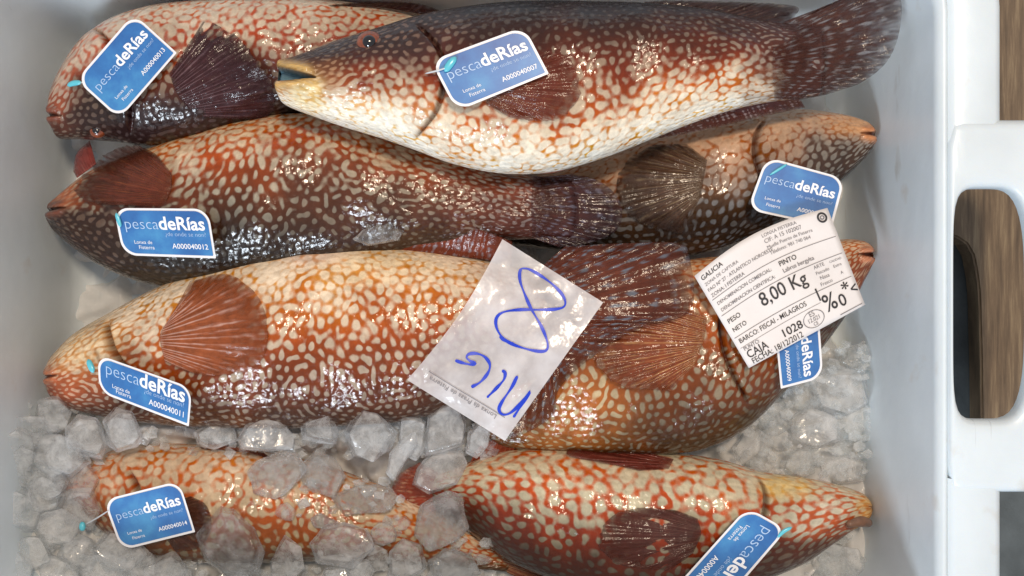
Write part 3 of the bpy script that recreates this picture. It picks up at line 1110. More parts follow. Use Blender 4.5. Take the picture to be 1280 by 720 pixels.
F8 = make_fish('red-orange marbled wrasse at the bottom right with yellow lips and white head cells',
               [(1089, 622, 646), (1070, 613, 657), (1040, 604, 678), (1000, 596, 704), (950, 589, 724), (900, 574, 739), (840, 566, 746), (780, 562, 743), (700, 558, 724), (640, 562, 701), (600, 572, 674), (570, 585, 652), (540, 595, 637)],
               (0.056, 0.062, 0.062, 0.056), 0.036,
               [(222, 204, 172), (214, 202, 170), (190, 180, 152), (112, 98, 82), (66, 56, 50)],
               [(206, 108, 56), (200, 92, 44), (160, 68, 34), (90, 40, 24), (44, 26, 20)],
               (-0.42, -0.2, 0.15, 0.5, 0.9), wl=18, wl_back=14, g=(-0.4, -0.2, 0.6, 1.0, 1.0), seed=81, aniso=1.15,
               mouth=((1058, 650), (1092, 647), (1092, 653), 0.006, (70, 40, 30), (206, 156, 92)),
               gill=[(942, 586), (950, 605), (946, 630), (934, 655), (925, 675)],
               blobs=[(975, 602, 36, 13, (226, 176, 74), (234, 200, 130), 0.85), (1076, 632, 18, 14, (206, 150, 70), (216, 170, 96), 0.9),
                      (1010, 690, 70, 30, (80, 46, 32), (112, 92, 78), 0.8), (1020, 640, 50, 24, (204, 100, 52), (222, 212, 190), 0.9)])

# --- fins, lips, eyes ------------------------------------------------
DK, RB, DR = (52, 24, 24), (120, 52, 30), (84, 36, 28)
make_fin(F1, 'tail_fin', [(968, 32), (966, 78), (968, 124)], [(1046, 2), (1085, -14), (1122, -6), (1126, 28), (1112, 72), (1080, 101), (1036, 117), (1002, 124)], (74, 38, 26), (118, 112, 114), 'spots', 13, z=(0.126, 0.122), seed=1, over=True, tipnet=(54, 28, 24))
make_fin(F1, 'dorsal_fin', [(800, 9), (880, 14), (960, 30)], [(806, 2), (850, 1), (985, 6), (994, 20), (984, 31)], (50, 28, 24), (88, 58, 48), 'rays', 12, z=(0.124, 0.122), seed=2)
make_fin(F1, 'anal_fin', [(820, 170), (880, 148), (950, 128), (1000, 123)], [(826, 172), (880, 162), (950, 146), (1006, 134)], (78, 38, 32), (150, 128, 124), 'spots', 16, z=(0.118, 0.108), seed=3)
make_fin(F1, 'pectoral_fin', [(612, 98), (608, 130)], [(690, 62), (718, 76), (727, 104), (722, 132), (690, 152), (640, 148)], (96, 44, 30), (126, 76, 52), 'rays', 16, seed=4, ragged=0.05, tipnet=(112, 48, 30), lift=(0.0012, 0.0026))
make_fin(F1, 'pelvic_fin', [(640, 208), (690, 204), (742, 194)], [(636, 213), (690, 216), (748, 196)], (176, 96, 74), (206, 150, 124), 'rays', 6, z=(0.124, 0.121), seed=5, lift=(0, 0))
make_fin(F2, 'pectoral_fin', [(212, 92), (222, 118), (246, 146)], [(256, 24), (292, 40), (318, 68), (340, 100), (346, 132), (330, 150)], (60, 28, 30), (112, 84, 88), 'rays', 15, seed=6, ragged=0.05, ridge=0.0003, tipnet=(52, 24, 28), lift=(0.001, 0.003))
make_fin(F2, 'dorsal_fin', [(380, 16), (460, 8), (540, 20)], [(400, 8), (460, 2), (520, 4), (552, 14)], (50, 28, 26), (84, 56, 50), 'rays', 10, z=(0.086, 0.09), seed=7)
make_fin(F3, 'pectoral_fin', [(214, 216), (214, 236), (206, 258)], [(196, 192), (168, 180), (140, 184), (114, 206), (90, 234), (94, 248), (130, 256)], (110, 52, 34), (150, 84, 50), 'rays', 22, seed=8, ragged=0.10, tipnet=(70, 34, 22), lift=(0.0015, 0.006), thr=1.1)
make_fin(F3, 'pelvic_fin', [(120, 205), (96, 222)], [(112, 176), (96, 192), (92, 214)], (140, 64, 58), (176, 104, 96), 'rays', 6, z=(0.070, 0.058), seed=9)
make_fin(F3, 'tail_fin', [(666, 222), (664, 260), (666, 298)], [(716, 218), (748, 226), (770, 244), (778, 268), (768, 290), (736, 304), (700, 309)], (70, 32, 24), (106, 98, 110), 'spots', 12, z=(0.097, 0.099), seed=10, over=True, tipnet=(50, 28, 32))
make_fin(F4, 'pectoral_fin', [(884, 200), (880, 222), (874, 250)], [(858, 180), (812, 182), (780, 204), (768, 236), (782, 268), (812, 286), (852, 292)], (86, 60, 44), (128, 106, 80), 'rays', 18, seed=11, tipnet=(58, 40, 32), lift=(0.002, 0.0030), ragged=0.05)
make_fin(F5, 'tail_fin', [(672, 338), (690, 400), (676, 470)], [(706, 308), (780, 304), (846, 304), (862, 322), (863, 388), (800, 410), (748, 440), (700, 484), (690, 520), (642, 546), (612, 530)], (100, 46, 26), (112, 116, 126), 'spots', 15, z=(0.104, 0.109), seed=12, tipnet=(84, 38, 24))
make_fin(F5, 'pectoral_fin', [(212, 398), (200, 420), (206, 452)], [(238, 352), (284, 342), (318, 362), (334, 398), (336, 432), (318, 460), (270, 470), (232, 464)], (156, 84, 48), (206, 160, 144), 'rays', 13, seed=13, ragged=0.03, tipnet=(140, 70, 36), lift=(0.0030, 0.0036), thr=0.75, ridge=0.0005)
make_fin(F5, 'anal_fin', [(440, 308), (520, 316), (600, 324), (640, 332)], [(470, 300), (504, 294), (545, 284), (592, 285), (640, 302)], (116, 50, 30), (146, 138, 148), 'spots', 15, z=(0.090, 0.100), seed=14)
make_fin(F5, 'pelvic_fin', [(240, 344), (300, 324), (372, 308)], [(246, 340), (290, 316), (330, 306), (374, 305)], (160, 84, 48), (190, 120, 80), 'rays', 6, z=(0.082, 0.088), seed=15)
make_fin(F6, 'pectoral_fin', [(884, 396), (880, 424), (868, 456)], [(858, 386), (800, 384), (756, 390), (736, 414), (740, 452), (772, 482), (838, 490)], (136, 66, 36), (186, 132, 84), 'rays', 20, seed=16, ragged=0.05, tipnet=(116, 56, 32), lift=(0.003, 0.006), thr=0.7, ridge=0.0005)
make_fin(F7, 'pectoral_fin', [(200, 634), (196, 656)], [(238, 620), (258, 632), (264, 660), (250, 684), (220, 690)], (76, 44, 32), (120, 84, 60), 'rays', 12, seed=17)
make_fin(F7, 'anal_fin', [(250, 560), (330, 566)], [(262, 553), (300, 560), (345, 577)], (112, 58, 40), (150, 96, 66), 'rays', 8, z=(0.066, 0.068), seed=18)
make_fin(F7, 'tail_fin', [(620, 672), (634, 716)], [(676, 680), (720, 692), (752, 708), (748, 728), (660, 728)], (112, 56, 32), (160, 120, 84), 'rays', 12, z=(0.048, 0.044), seed=19)
make_fin(F8, 'pectoral_fin', [(872, 648), (876, 668), (866, 692)], [(846, 638), (800, 634), (764, 644), (748, 668), (752, 692), (780, 708), (836, 714)], (78, 42, 36), (112, 78, 66), 'rays', 20, seed=20, ragged=0.05, tipnet=(88, 42, 30), lift=(0.001, 0.0024))
make_fin(F8, 'anal_fin', [(842, 574), (836, 586)], [(800, 564), (752, 557), (714, 561), (712, 570), (748, 577), (800, 588)], (110, 44, 34), (160, 92, 76), 'rays', 8, seed=21, lift=(0.001, 0.004))
make_fin(F8, 'tail_fin', [(550, 592), (545, 638)], [(524, 578), (496, 596), (488, 628), (506, 656)], (150, 62, 36), (190, 140, 110), 'spots', 10, z=(0.056, 0.054), seed=22)
make_fin(F8, 'pelvic_fin', [(588, 578), (642, 564)], [(596, 560), (622, 548), (644, 556)], (150, 64, 40), (190, 110, 80), 'rays', 6, z=(0.060, 0.066), seed=23)

# topmost fish: thick yellow lips, grey-blue mouth inside, eye
eye(F1, 462, 53, 0.0078)
eye(F2, 121, 163, 0.0050)
# thick lips of the bottom right fish
tube('lower_lip', [W(1058, 656, .078), W(1076, 652, .074), W(1087, 654, .066)], [0.002, 0.0036, 0.0026], M_LOWLIP, F8.root)

# ------------------------------------------------------------------ lettering
_tc = {}


def text2d(s, bold=0.0):
    key = (s, bold)
    if key not in _tc:
        cu = bpy.data.curves.new('t', 'FONT')
        cu.body, cu.size, cu.offset, cu.resolution_u = s, 1.0, bold, 3
        cu.fill_mode = 'FRONT'
        ob = bpy.data.objects.new('t', cu)
        COL.objects.link(ob)
        dg = bpy.context.evaluated_depsgraph_get()
        me = bpy.data.meshes.new_from_object(ob.evaluated_get(dg))
        v = np.array([x.co[:2] for x in me.vertices])
        fs = [tuple(p.vertices) for p in me.polygons]
        bpy.data.objects.remove(ob)
        bpy.data.meshes.remove(me)
        v[:, 0] -= v[:, 0].min()
        _tc[key] = (v / 1.0, fs, v[:, 0].max())
    return _tc[key]


class Sheet:
    """a card or slip: (u, v) in 0..1 -> world, from the photo positions of its four corners and their heights"""

    def __init__(s, tl, tr, br, bl, z, bend=None):
        s.c = np.array([tl, tr, br, bl], float)
        s.z = np.array(z if hasattr(z, '__len__') else [z] * 4, float)
        s.bend = bend
        p = [s.raw(u, v) for u, v in ((0, 1), (1, 1), (0, 0))]
        s.w = (p[1] - p[0]).length
        s.h = (p[2] - p[0]).length

    def raw(s, u, v, lift=0.0):
        w = np.array([(1 - u) * v, u * v, u * (1 - v), (1 - u) * (1 - v)])
        px, py = w @ s.c
        z = float(w @ s.z)
        if s.bend:
            dz, dx, dy = s.bend(u, v)
            z += dz
            px += dx
            py += dy
        return W(px, py, z + lift)

    def put(s, name, uv, faces, mat, parent, lift, smooth=False):
        return mesh_obj(name, [s.raw(u, v, lift) for u, v in uv], faces, mat, parent, smooth=smooth)

    def text(s, name, st, u, v, width, mat, parent, lift, bold=0.0, height=None):
        """text with its baseline's left end at (u, v), width in u; height of one em in v"""
        t, fs, tw = text2d(st, bold)
        sc = width / tw
        hv = height if height else sc * s.w / s.h
        return s.put(name, [(u + x * sc, v + y * hv) for x, y in t], fs, mat, parent, lift)

    def bar(s, name, u0, v0, u1, v1, th, mat, parent, lift):
        n = 12
        uv = []
        for k in range(n + 1):
            t = k / n
            uv += [(u0 + (u1 - u0) * t, v0 + (v1 - v0) * t - th / 2), (u0 + (u1 - u0) * t, v0 + (v1 - v0) * t + th / 2)]
        return s.put(name, uv, [(2 * k, 2 * k + 2, 2 * k + 3, 2 * k + 1) for k in range(n)], mat, parent, lift)


def rounded_uv(w, h, inset, rad, sharp=True, n=8):
    """outline in metres -> uv, clockwise from top left; the corner below right stays sharp"""
    x0, x1, y0, y1 = inset, w - inset, inset, h - inset
    r = rad - inset * 0.6
    out = []
    for (cx, cy, a0, rr) in ((x0, y1, 180, r), (x1, y1, 90, r), (x1, y0, 0, 0.0006 if sharp else r), (x0, y0, -90, r)):
        sx = 1 if cx == x0 else -1
        sy = 1 if cy == y0 else -1
        for k in range(n + 1):
            a = math.radians(a0 - 90 * k / n)
            out.append(((cx + sx * rr + rr * math.cos(a)) / w, (cy + sy * rr + rr * math.sin(a)) / h))
    return out


def slab(sh, name, uv, th, mat, parent, lift=0.0):
    n = len(uv)
    v = [sh.raw(u, w, lift) for u, w in uv] + [sh.raw(u, w, lift - th) for u, w in uv]
    f = [tuple(range(n))[::-1], tuple(range(n, 2 * n))] + [(i, (i + 1) % n, n + (i + 1) % n, n + i) for i in range(n)]
    return mesh_obj(name, v, f, mat, parent, smooth=False)


def fish_tag(label, number, tl, tr, br, bl, z, pins=(), corner=False):
    sh = Sheet(tl, tr, br, bl, z)
    root = empty('fish_tag', sh.raw(0.5, 0.5))
    tag(root, label, 'tag', 'blue tags pinned to the fish')
    slab(sh, 'card', rounded_uv(sh.w, sh.h, 0.0, 0.0085), 0.0007, M_CARD, root)
    uv = rounded_uv(sh.w, sh.h, 0.0014, 0.0085)
    # printed panel as a fan of triangles so that its shade can vary over it
    ring = [(0.5 + (u - 0.5) * k, 0.5 + (v - 0.5) * k) for k in (1, 0.75, 0.5, 0.25) for u, v in uv] + [(0.5, 0.5)]
    n = len(uv)
    fs = [(k * n + i, k * n + (i + 1) % n, (k + 1) * n + (i + 1) % n, (k + 1) * n + i) for k in range(3) for i in range(n)]
    fs += [(3 * n + i, 3 * n + (i + 1) % n, 4 * n) for i in range(n)]
    pn = sh.put('printed_panel', ring, [f[::-1] for f in fs], M_PANEL, root, 0.0003)
    set_attr(pn.data, 'shade', 'FLOAT', [0.09 * (0.55 - v) + 0.05 * math.sin(u * 5) for u, v in ring])
    T = lambda *a, **k: sh.text('lettering', *a, **k)
    T('pesca', 0.085, 0.565, 0.355, M_LETTER_PALE, root, 0.0006, bold=-0.012)
    T('deRías', 0.445, 0.565, 0.49, M_LETTER, root, 0.0006, bold=0.022)
    T('¿de onde se non?', 0.50, 0.43, 0.43, M_LETTER_PALE, root, 0.0006, bold=-0.01)
    T('Lonxa de', 0.15, 0.255, 0.19, M_LETTER, root, 0.0006)
    T('Fisterra', 0.19, 0.145, 0.165, M_LETTER, root, 0.0006)
    T(number, 0.55, 0.175, 0.385, M_LETTER, root, 0.0006, bold=0.008)
    for kind, pts, rad in pins:
        if kind == 'fil':
            tube('filament', [W(*p) for p in pts], [rad, rad], M_FILAMENT, root, nseg=8, n=10)
        else:
            tube('fastener', [W(*p) for p in pts], [rad * 0.8, rad, rad * 0.8], M_CYAN, root, nseg=10, n=10, flat=0.6)
    return root


fish_tag('blue tag ending in 13 on the dark-headed fish in the top left corner', 'A000040013', (95, 100), (167, 17), (221, 66), (149, 149), (.112, .116, .118, .113),
         pins=[('pin', [(84, 107, .102), (92, 104, .104), (102, 103, .106)], 0.0018), ('fil', [(100, 104, .106), (112, 100, .113)], 0.0004)])
fish_tag('blue tag ending in 07 on the topmost fish behind its eye', 'A000040007', (538, 76), (655, 33), (686, 92), (571, 139), (.170, .172, .172, .170),
         pins=[('pin', [(556, 90, .1716), (562, 81, .1718), (570, 71, .1718)], 0.0022), ('fil', [(531, 92, .168), (548, 88, .1716), (560, 84, .1720)], 0.0005)])
fish_tag('blue tag ending in 12 on the dark head of the second fish from the top', 'A000040012', (142, 260), (260, 261), (270, 323), (154, 319), (.114, .117, .114, .110),
         pins=[('pin', [(145, 266, .1145), (148, 275, .1142), (151, 284, .114)], 0.0013)])
fish_tag('blue tag ending in 11 on the cheek of the large pale orange fish', 'A000040011', (122, 443), (240, 485), (236, 533), (124, 490), (.106, .116, .113, .103),
         pins=[('pin', [(110, 449, .100), (113, 457, .101), (117, 466, .1015)], 0.0020)])
fish_tag('blue tag ending in 14 on the small fish among the ice cubes', 'A000040014', (129, 625), (224, 601), (244, 665), (152, 688), (.096, .099, .097, .094),
         pins=[('pin', [(99, 658, .084), (103, 658, .084), (107, 658, .084)], 0.0030), ('fil', [(106, 656, .085), (122, 647, .091), (136, 638, .097)], 0.0005)])
fish_tag('blue tag whose lower edge is covered by the white printed label', 'A000040010', (958, 196), (1056, 223), (1040, 285), (934, 262), (.107, .107, .107, .106),
         pins=[('pin', [(962, 219, .1080), (973, 212, .1080), (984, 205, .1080)], 0.0009)])
fish_tag('blue tag ending in 09 turned on its side, mostly under the white printed label', 'A000040009', (1022, 372), (1029, 472), (976, 486), (966, 384), (.104, .104, .104, .104))
fish_tag('blue tag on the red-orange fish cut by the bottom edge of the photo', 'A000040008', (984, 662), (898, 762), (844, 734), (934, 634), (.110, .110, .110, .110),
         pins=[('pin', [(972, 672, .1115), (980, 664, .1115), (990, 659, .1115)], 0.0012)])


# ------------------------------------------------------------------ white printed label
def label_bend(u, v):
    a = math.sin(math.pi * u) * v
    return (0.004 * math.sin(math.pi * u) + 0.0006 * math.sin(u * 9 + v * 6), -5.0 * a, -12.0 * a)


LB = Sheet((868, 345), (1034, 260), (1081, 381), (936, 460), (.112, .112, .113, .112), bend=label_bend)
lab = empty('printed_label', LB.raw(0.5, 0.5))
tag(lab, 'white printed paper label reading 8,00 Kg lying on the right-hand fish', 'label')
NU, NV = 28, 20
uvg = [(i / (NU - 1), j / (NV - 1)) for i in range(NU) for j in range(NV)]
pg = LB.put('paper', uvg, grid_faces(NU, NV), M_LABEL, lab, 0, smooth=True)
pm = pg.modifiers.new('thickness', 'SOLIDIFY')
pm.thickness, pm.offset = 0.0003, 1
TL = lambda s, u, v, w, mat=M_BLACK, b=0.0, h=None: LB.text('lettering', s, u, v, w, mat, lab, 0.0006, bold=b, height=h)
RULE = lambda u0, v0, u1, v1, th=0.006, mat=M_GREYINK: LB.bar('rule', u0, v0, u1, v1, th, mat, lab, 0.0006)
TL('GALICIA', .03, .915, .17, b=.01)
TL('ZONA DE CAPTURA', .03, .855, .27, M_GREYINK)
TL('FAO Nº 27 · ATLANTICO NOROESTE', .03, .795, .52, M_GREYINK, .006)
TL('ZONA: I FISTERRA', .03, .735, .27, M_GREYINK, .006)
RULE(.02, .715, .985, .715)
TL('DENOMINACION COMERCIAL:', .04, .645, .44, M_GREYINK, .006)
TL('DENOMINACION CIENTIFICA:', .04, .575, .44, M_GREYINK, .006)
TL('PINTO', .545, .645, .13, b=.012)
TL('Labrus bergylta', .55, .580, .235, M_GREYINK, .01)
RULE(.02, .545, .985, .545)
TL('PESO', .04, .445, .10, M_BLACK, .006)
TL('NETO', .04, .355, .11, M_BLACK, .006)
TL('8,00 Kg', .31, .41, .37, b=.008, h=.17)
TL('ARTE', .755, .495, .08, M_GREYINK)
TL('Pescado', .755, .44, .10, M_GREYINK)
TL('Nasa', .77, .385, .07, M_GREYINK)
TL('Fresco', .755, .33, .09, M_GREYINK)
TL('CALIDAD', .875, .495, .09, M_GREYINK)
TL('Extra', .89, .44, .06, M_GREYINK)
TL('A', .92, .36, .02, M_GREYINK)
RULE(.735, .545, .735, .545)
RULE(.02, .305, .985, .305)
TL('BARCO: FISCAI - MILAGROS', .04, .235, .56, M_BLACK, .004)
RULE(.02, .195, .70, .205, .004)
TL('PUNTO:', .04, .155, .13, M_GREYINK, .006)
TL('CAJA', .04, .075, .17, b=.010, h=.105)
TL('1028', .35, .085, .16, b=.012, h=.10)
TL('FECHA: 18/12/2012', .05, .012, .43, M_BLACK, .004)
TL('%', .715, .10, .10, b=.008, h=.22)
TL('0', .83, .085, .055, b=.008, h=.16)
TL('*', .885, .17, .055, b=.012, h=.16)
TL('<', .945, .14, .048, b=.012, h=.15)
TL('1', .70, .22, .012, M_BLACK)
RULE(.80, .025, .985, .025, .008)
TL('LONXA FISTERRA', .52, .935, .25, M_GREYINK)
TL('CIF: A 15 102007', .52, .88, .27, M_GREYINK)
TL('Muelle Puerto de Fisterra', .52, .825, .33, M_GREYINK)
TL('Telefono: 981 740 064', .52, .77, .30, M_GREYINK)


def ring_uv(sh, name, cu, cv, ru, rv, th, mat, parent, n=40):
    uv, fs = [], []
    for k in range(n):
        a = 2 * math.pi * k / n
        for s in (1, 1 - th):
            uv.append((cu + ru * s * math.cos(a), cv + rv * s * math.sin(a)))
    for k in range(n):
        j = (k + 1) % n
        fs.append((2 * k, 2 * j, 2 * j + 1, 2 * k + 1))
    return sh.put(name, uv, fs, mat, parent, 0.0006)


ring_uv(LB, 'stamp_mark', .605, .105, .085, .075, .07, M_GREYINK, lab)
TL('ES', .585, .13, .04, M_GREYINK)
TL('12.021', .56, .085, .09, M_GREYINK)
TL('CE', .587, .045, .036, M_GREYINK)
ring_uv(LB, 'emblem', .945, .925, .034, .052, .38, M_BLACK, lab)
ring_uv(LB, 'emblem', .945, .925, .016, .022, .5, M_GREYINK, lab)


# ------------------------------------------------------------------ milky paper with the handwritten 8
def slip_bend(u, v):
    n = noise.noise((u * 3.1, v * 3.7, 2.0))
    n2 = noise.noise((u * 7, v * 8, 5.0))
    e = 8.0 * math.sin(math.pi * min(1, max(0, v))) * max(0, 1 - u * 4)
    return (0.005 * math.sin(math.pi * v) + 0.0026 * n + 0.0008 * n2, 0.8 * e, 0.55 * e)


# u runs from the upper left edge to the lower right edge, v from the lower left (0) to the upper right (1)
SL = Sheet((628, 299), (754, 378), (631, 551), (509, 475), (.114, .114, .114, .121), bend=slip_bend)
slip = empty('paper_slip', SL.raw(0.5, 0.5))
tag(slip, 'milky plastic paper with a big handwritten blue 8 lying across the middle fish', 'paper')
NU, NV = 40, 50
uvg = [(i / (NU - 1), j / (NV - 1)) for i in range(NU) for j in range(NV)]
SL.put('sheet', uvg, grid_faces(NU, NV), M_SLEEVE, slip, 0, smooth=True)


def inv_uv(sh, px, py):
    """photo point -> (u, v) on the sheet"""
    u = v = 0.5
    for _ in range(12):
        def pr(a, b):
            w = np.array([(1 - a) * b, a * b, a * (1 - b), (1 - a) * (1 - b)]) @ sh.c
            if sh.bend:
                d = sh.bend(a, b)
                w = w + np.array(d[1:])
            return w
        p = pr(u, v)
        du, dv = (pr(u + 1e-3, v) - p) / 1e-3, (pr(u, v + 1e-3) - p) / 1e-3
        sol = np.linalg.solve(np.stack([du, dv], 1), np.array([px, py]) - p)
        u, v = u + sol[0], v + sol[1]
    return u, v


def stroke(pts, wid, name='handwriting'):
    P = catmull([(500 + x * .375, 290 + y * .375) for x, y in pts], max(16, len(pts) * 7))
    uv, n = [], len(P)
    for i in range(n):
        t = P[min(i + 1, n - 1)] - P[max(i - 1, 0)]
        t = t / (np.linalg.norm(t) + 1e-9)
        nn = np.array([-t[1], t[0]])
        w = wid * (0.85 + 0.25 * math.sin(i * 0.37)) * (0.55 if i in (0, n - 1) else 1)
        uv += [inv_uv(SL, *(P[i] + nn * w / 2)), inv_uv(SL, *(P[i] - nn * w / 2))]
    return SL.put(name, uv, [(2 * k, 2 * k + 2, 2 * k + 3, 2 * k + 1) for k in range(n - 1)], M_BLUEINK, slip, 0.0005)


stroke([(405, 121), (399, 135), (401, 165), (415, 205), (437, 255), (470, 312), (490, 362), (491, 390), (472, 398), (430, 392), (380, 376), (345, 355), (323, 322), (321, 288),
        (345, 267), (400, 259), (460, 259), (520, 257), (549, 246), (546, 217), (515, 180), (470, 146), (430, 124), (405, 121)], 3.9)
stroke([(333, 346), (350, 362), (378, 374)], 4.4)
stroke([(184, 428), (212, 437), (238, 442), (250, 438), (234, 430), (222, 418), (230, 407), (255, 405), (282, 416), (299, 440), (294, 468), (268, 500), (238, 517)], 4.0)
stroke([(340, 461), (350, 470), (346, 492), (322, 520), (290, 552)], 4.0)
stroke([(391, 480), (372, 518), (340, 566), (330, 592), (342, 608), (366, 604), (398, 576), (434, 531), (412, 566), (378, 618)], 4.2)
# printed line and heading, read from the lower right to the left
SL2 = Sheet((640, 528), (532, 460), (520, 482), (628, 551), 0.1126)


def printed(st, p0, p1, em, mat):
    t, fs, tw = text2d(st, 0.0)
    p0, p1 = np.array(p0, float), np.array(p1, float)
    d = (p1 - p0) / tw
    up = np.array([d[1], -d[0]])
    up = up / np.linalg.norm(up) * em
    up = np.array([d[1], -d[0]]) / np.linalg.norm(d) * em * 1.0
    uv = [inv_uv(SL, *(p0 + d * x + up * y)) for x, y in t]
    SL.put('lettering', uv, fs, mat, slip, 0.0005)


printed('Lonxa da Praza de Fisterra', (621, 519), (538, 470), 8.0, M_GREYINK)
bp = [(536, 464), (565, 482), (600, 503), (631, 522)]
uvb = []
for x, y in catmull(bp, 20):
    uvb += [inv_uv(SL, x, y - 0.5), inv_uv(SL, x, y + 0.5)]
SL.put('rule', uvb, [(2 * k, 2 * k + 2, 2 * k + 3, 2 * k + 1) for k in range(19)], M_GREYINK, slip, 0.0005)


# ------------------------------------------------------------------ ice
def ice_chunk(name, outline, z, th, mat, label, group=None, seed=0, round_=0.0006):
    """a broken piece of ice: faceted solid whose outline is known, standing at height z"""
    r = random.Random(seed)
    pts = []
    c = np.mean(outline, 0)
    tl = (r.uniform(-.25, .25), r.uniform(-.25, .25))
    for (x, y) in outline:
        pts.append(W(x, y, z + r.uniform(-0.15, 0.15) * th))
    for (x, y) in outline:
        k = r.uniform(0.66, 0.93)
        pts.append(W(c[0] + (x - c[0]) * k, c[1] + (y - c[1]) * k, z + th * (0.42 + tl[0] * (x - c[0]) / 40 + tl[1] * (y - c[1]) / 40 + r.uniform(-0.05, 0.05))))
        k = r.uniform(0.6, 0.9)
        pts.append(W(c[0] + (x - c[0]) * k, c[1] + (y - c[1]) * k, z - th * r.uniform(0.34, 0.55)))
    bm = bmesh.new()
    vs = [bm.verts.new(p) for p in pts]
    res = bmesh.ops.convex_hull(bm, input=vs)
    bmesh.ops.delete(bm, geom=list({e for e in res['geom_interior'] + res['geom_unused'] if isinstance(e, bmesh.types.BMVert)}), context='VERTS')
    bmesh.ops.dissolve_limit(bm, angle_limit=0.30, verts=bm.verts, edges=bm.edges)
    bmesh.ops.bevel(bm, geom=list(bm.edges), offset=round_, segments=1, affect='EDGES', clamp_overlap=True)
    bmesh.ops.triangulate(bm, faces=bm.faces)
    bmesh.ops.subdivide_edges(bm, edges=[e for e in bm.edges if e.calc_length() > 0.004], cuts=1, use_grid_fill=True)
    bmesh.ops.recalc_face_normals(bm, faces=bm.faces)
    bm.normal_update()
    for v in bm.verts:
        n = noise.noise(v.co * 90 + Vector((seed * 3.1, 0, 0)))
        n2 = noise.noise(v.co * 260 + Vector((0, seed * 1.7, 0)))
        v.co += v.normal * (n * 0.0012 + n2 * 0.0004)
    cen = W(c[0], c[1], z)
    for v in bm.verts:
        v.co -= cen
    me = bpy.data.meshes.new(name)
    bm.to_mesh(me)
    bm.free()
    me.materials.append(mat)
    o = bpy.data.objects.new(name, me)
    COL.objects.link(o)
    o.location = cen
    tag(o, label, 'ice', group)
    return o


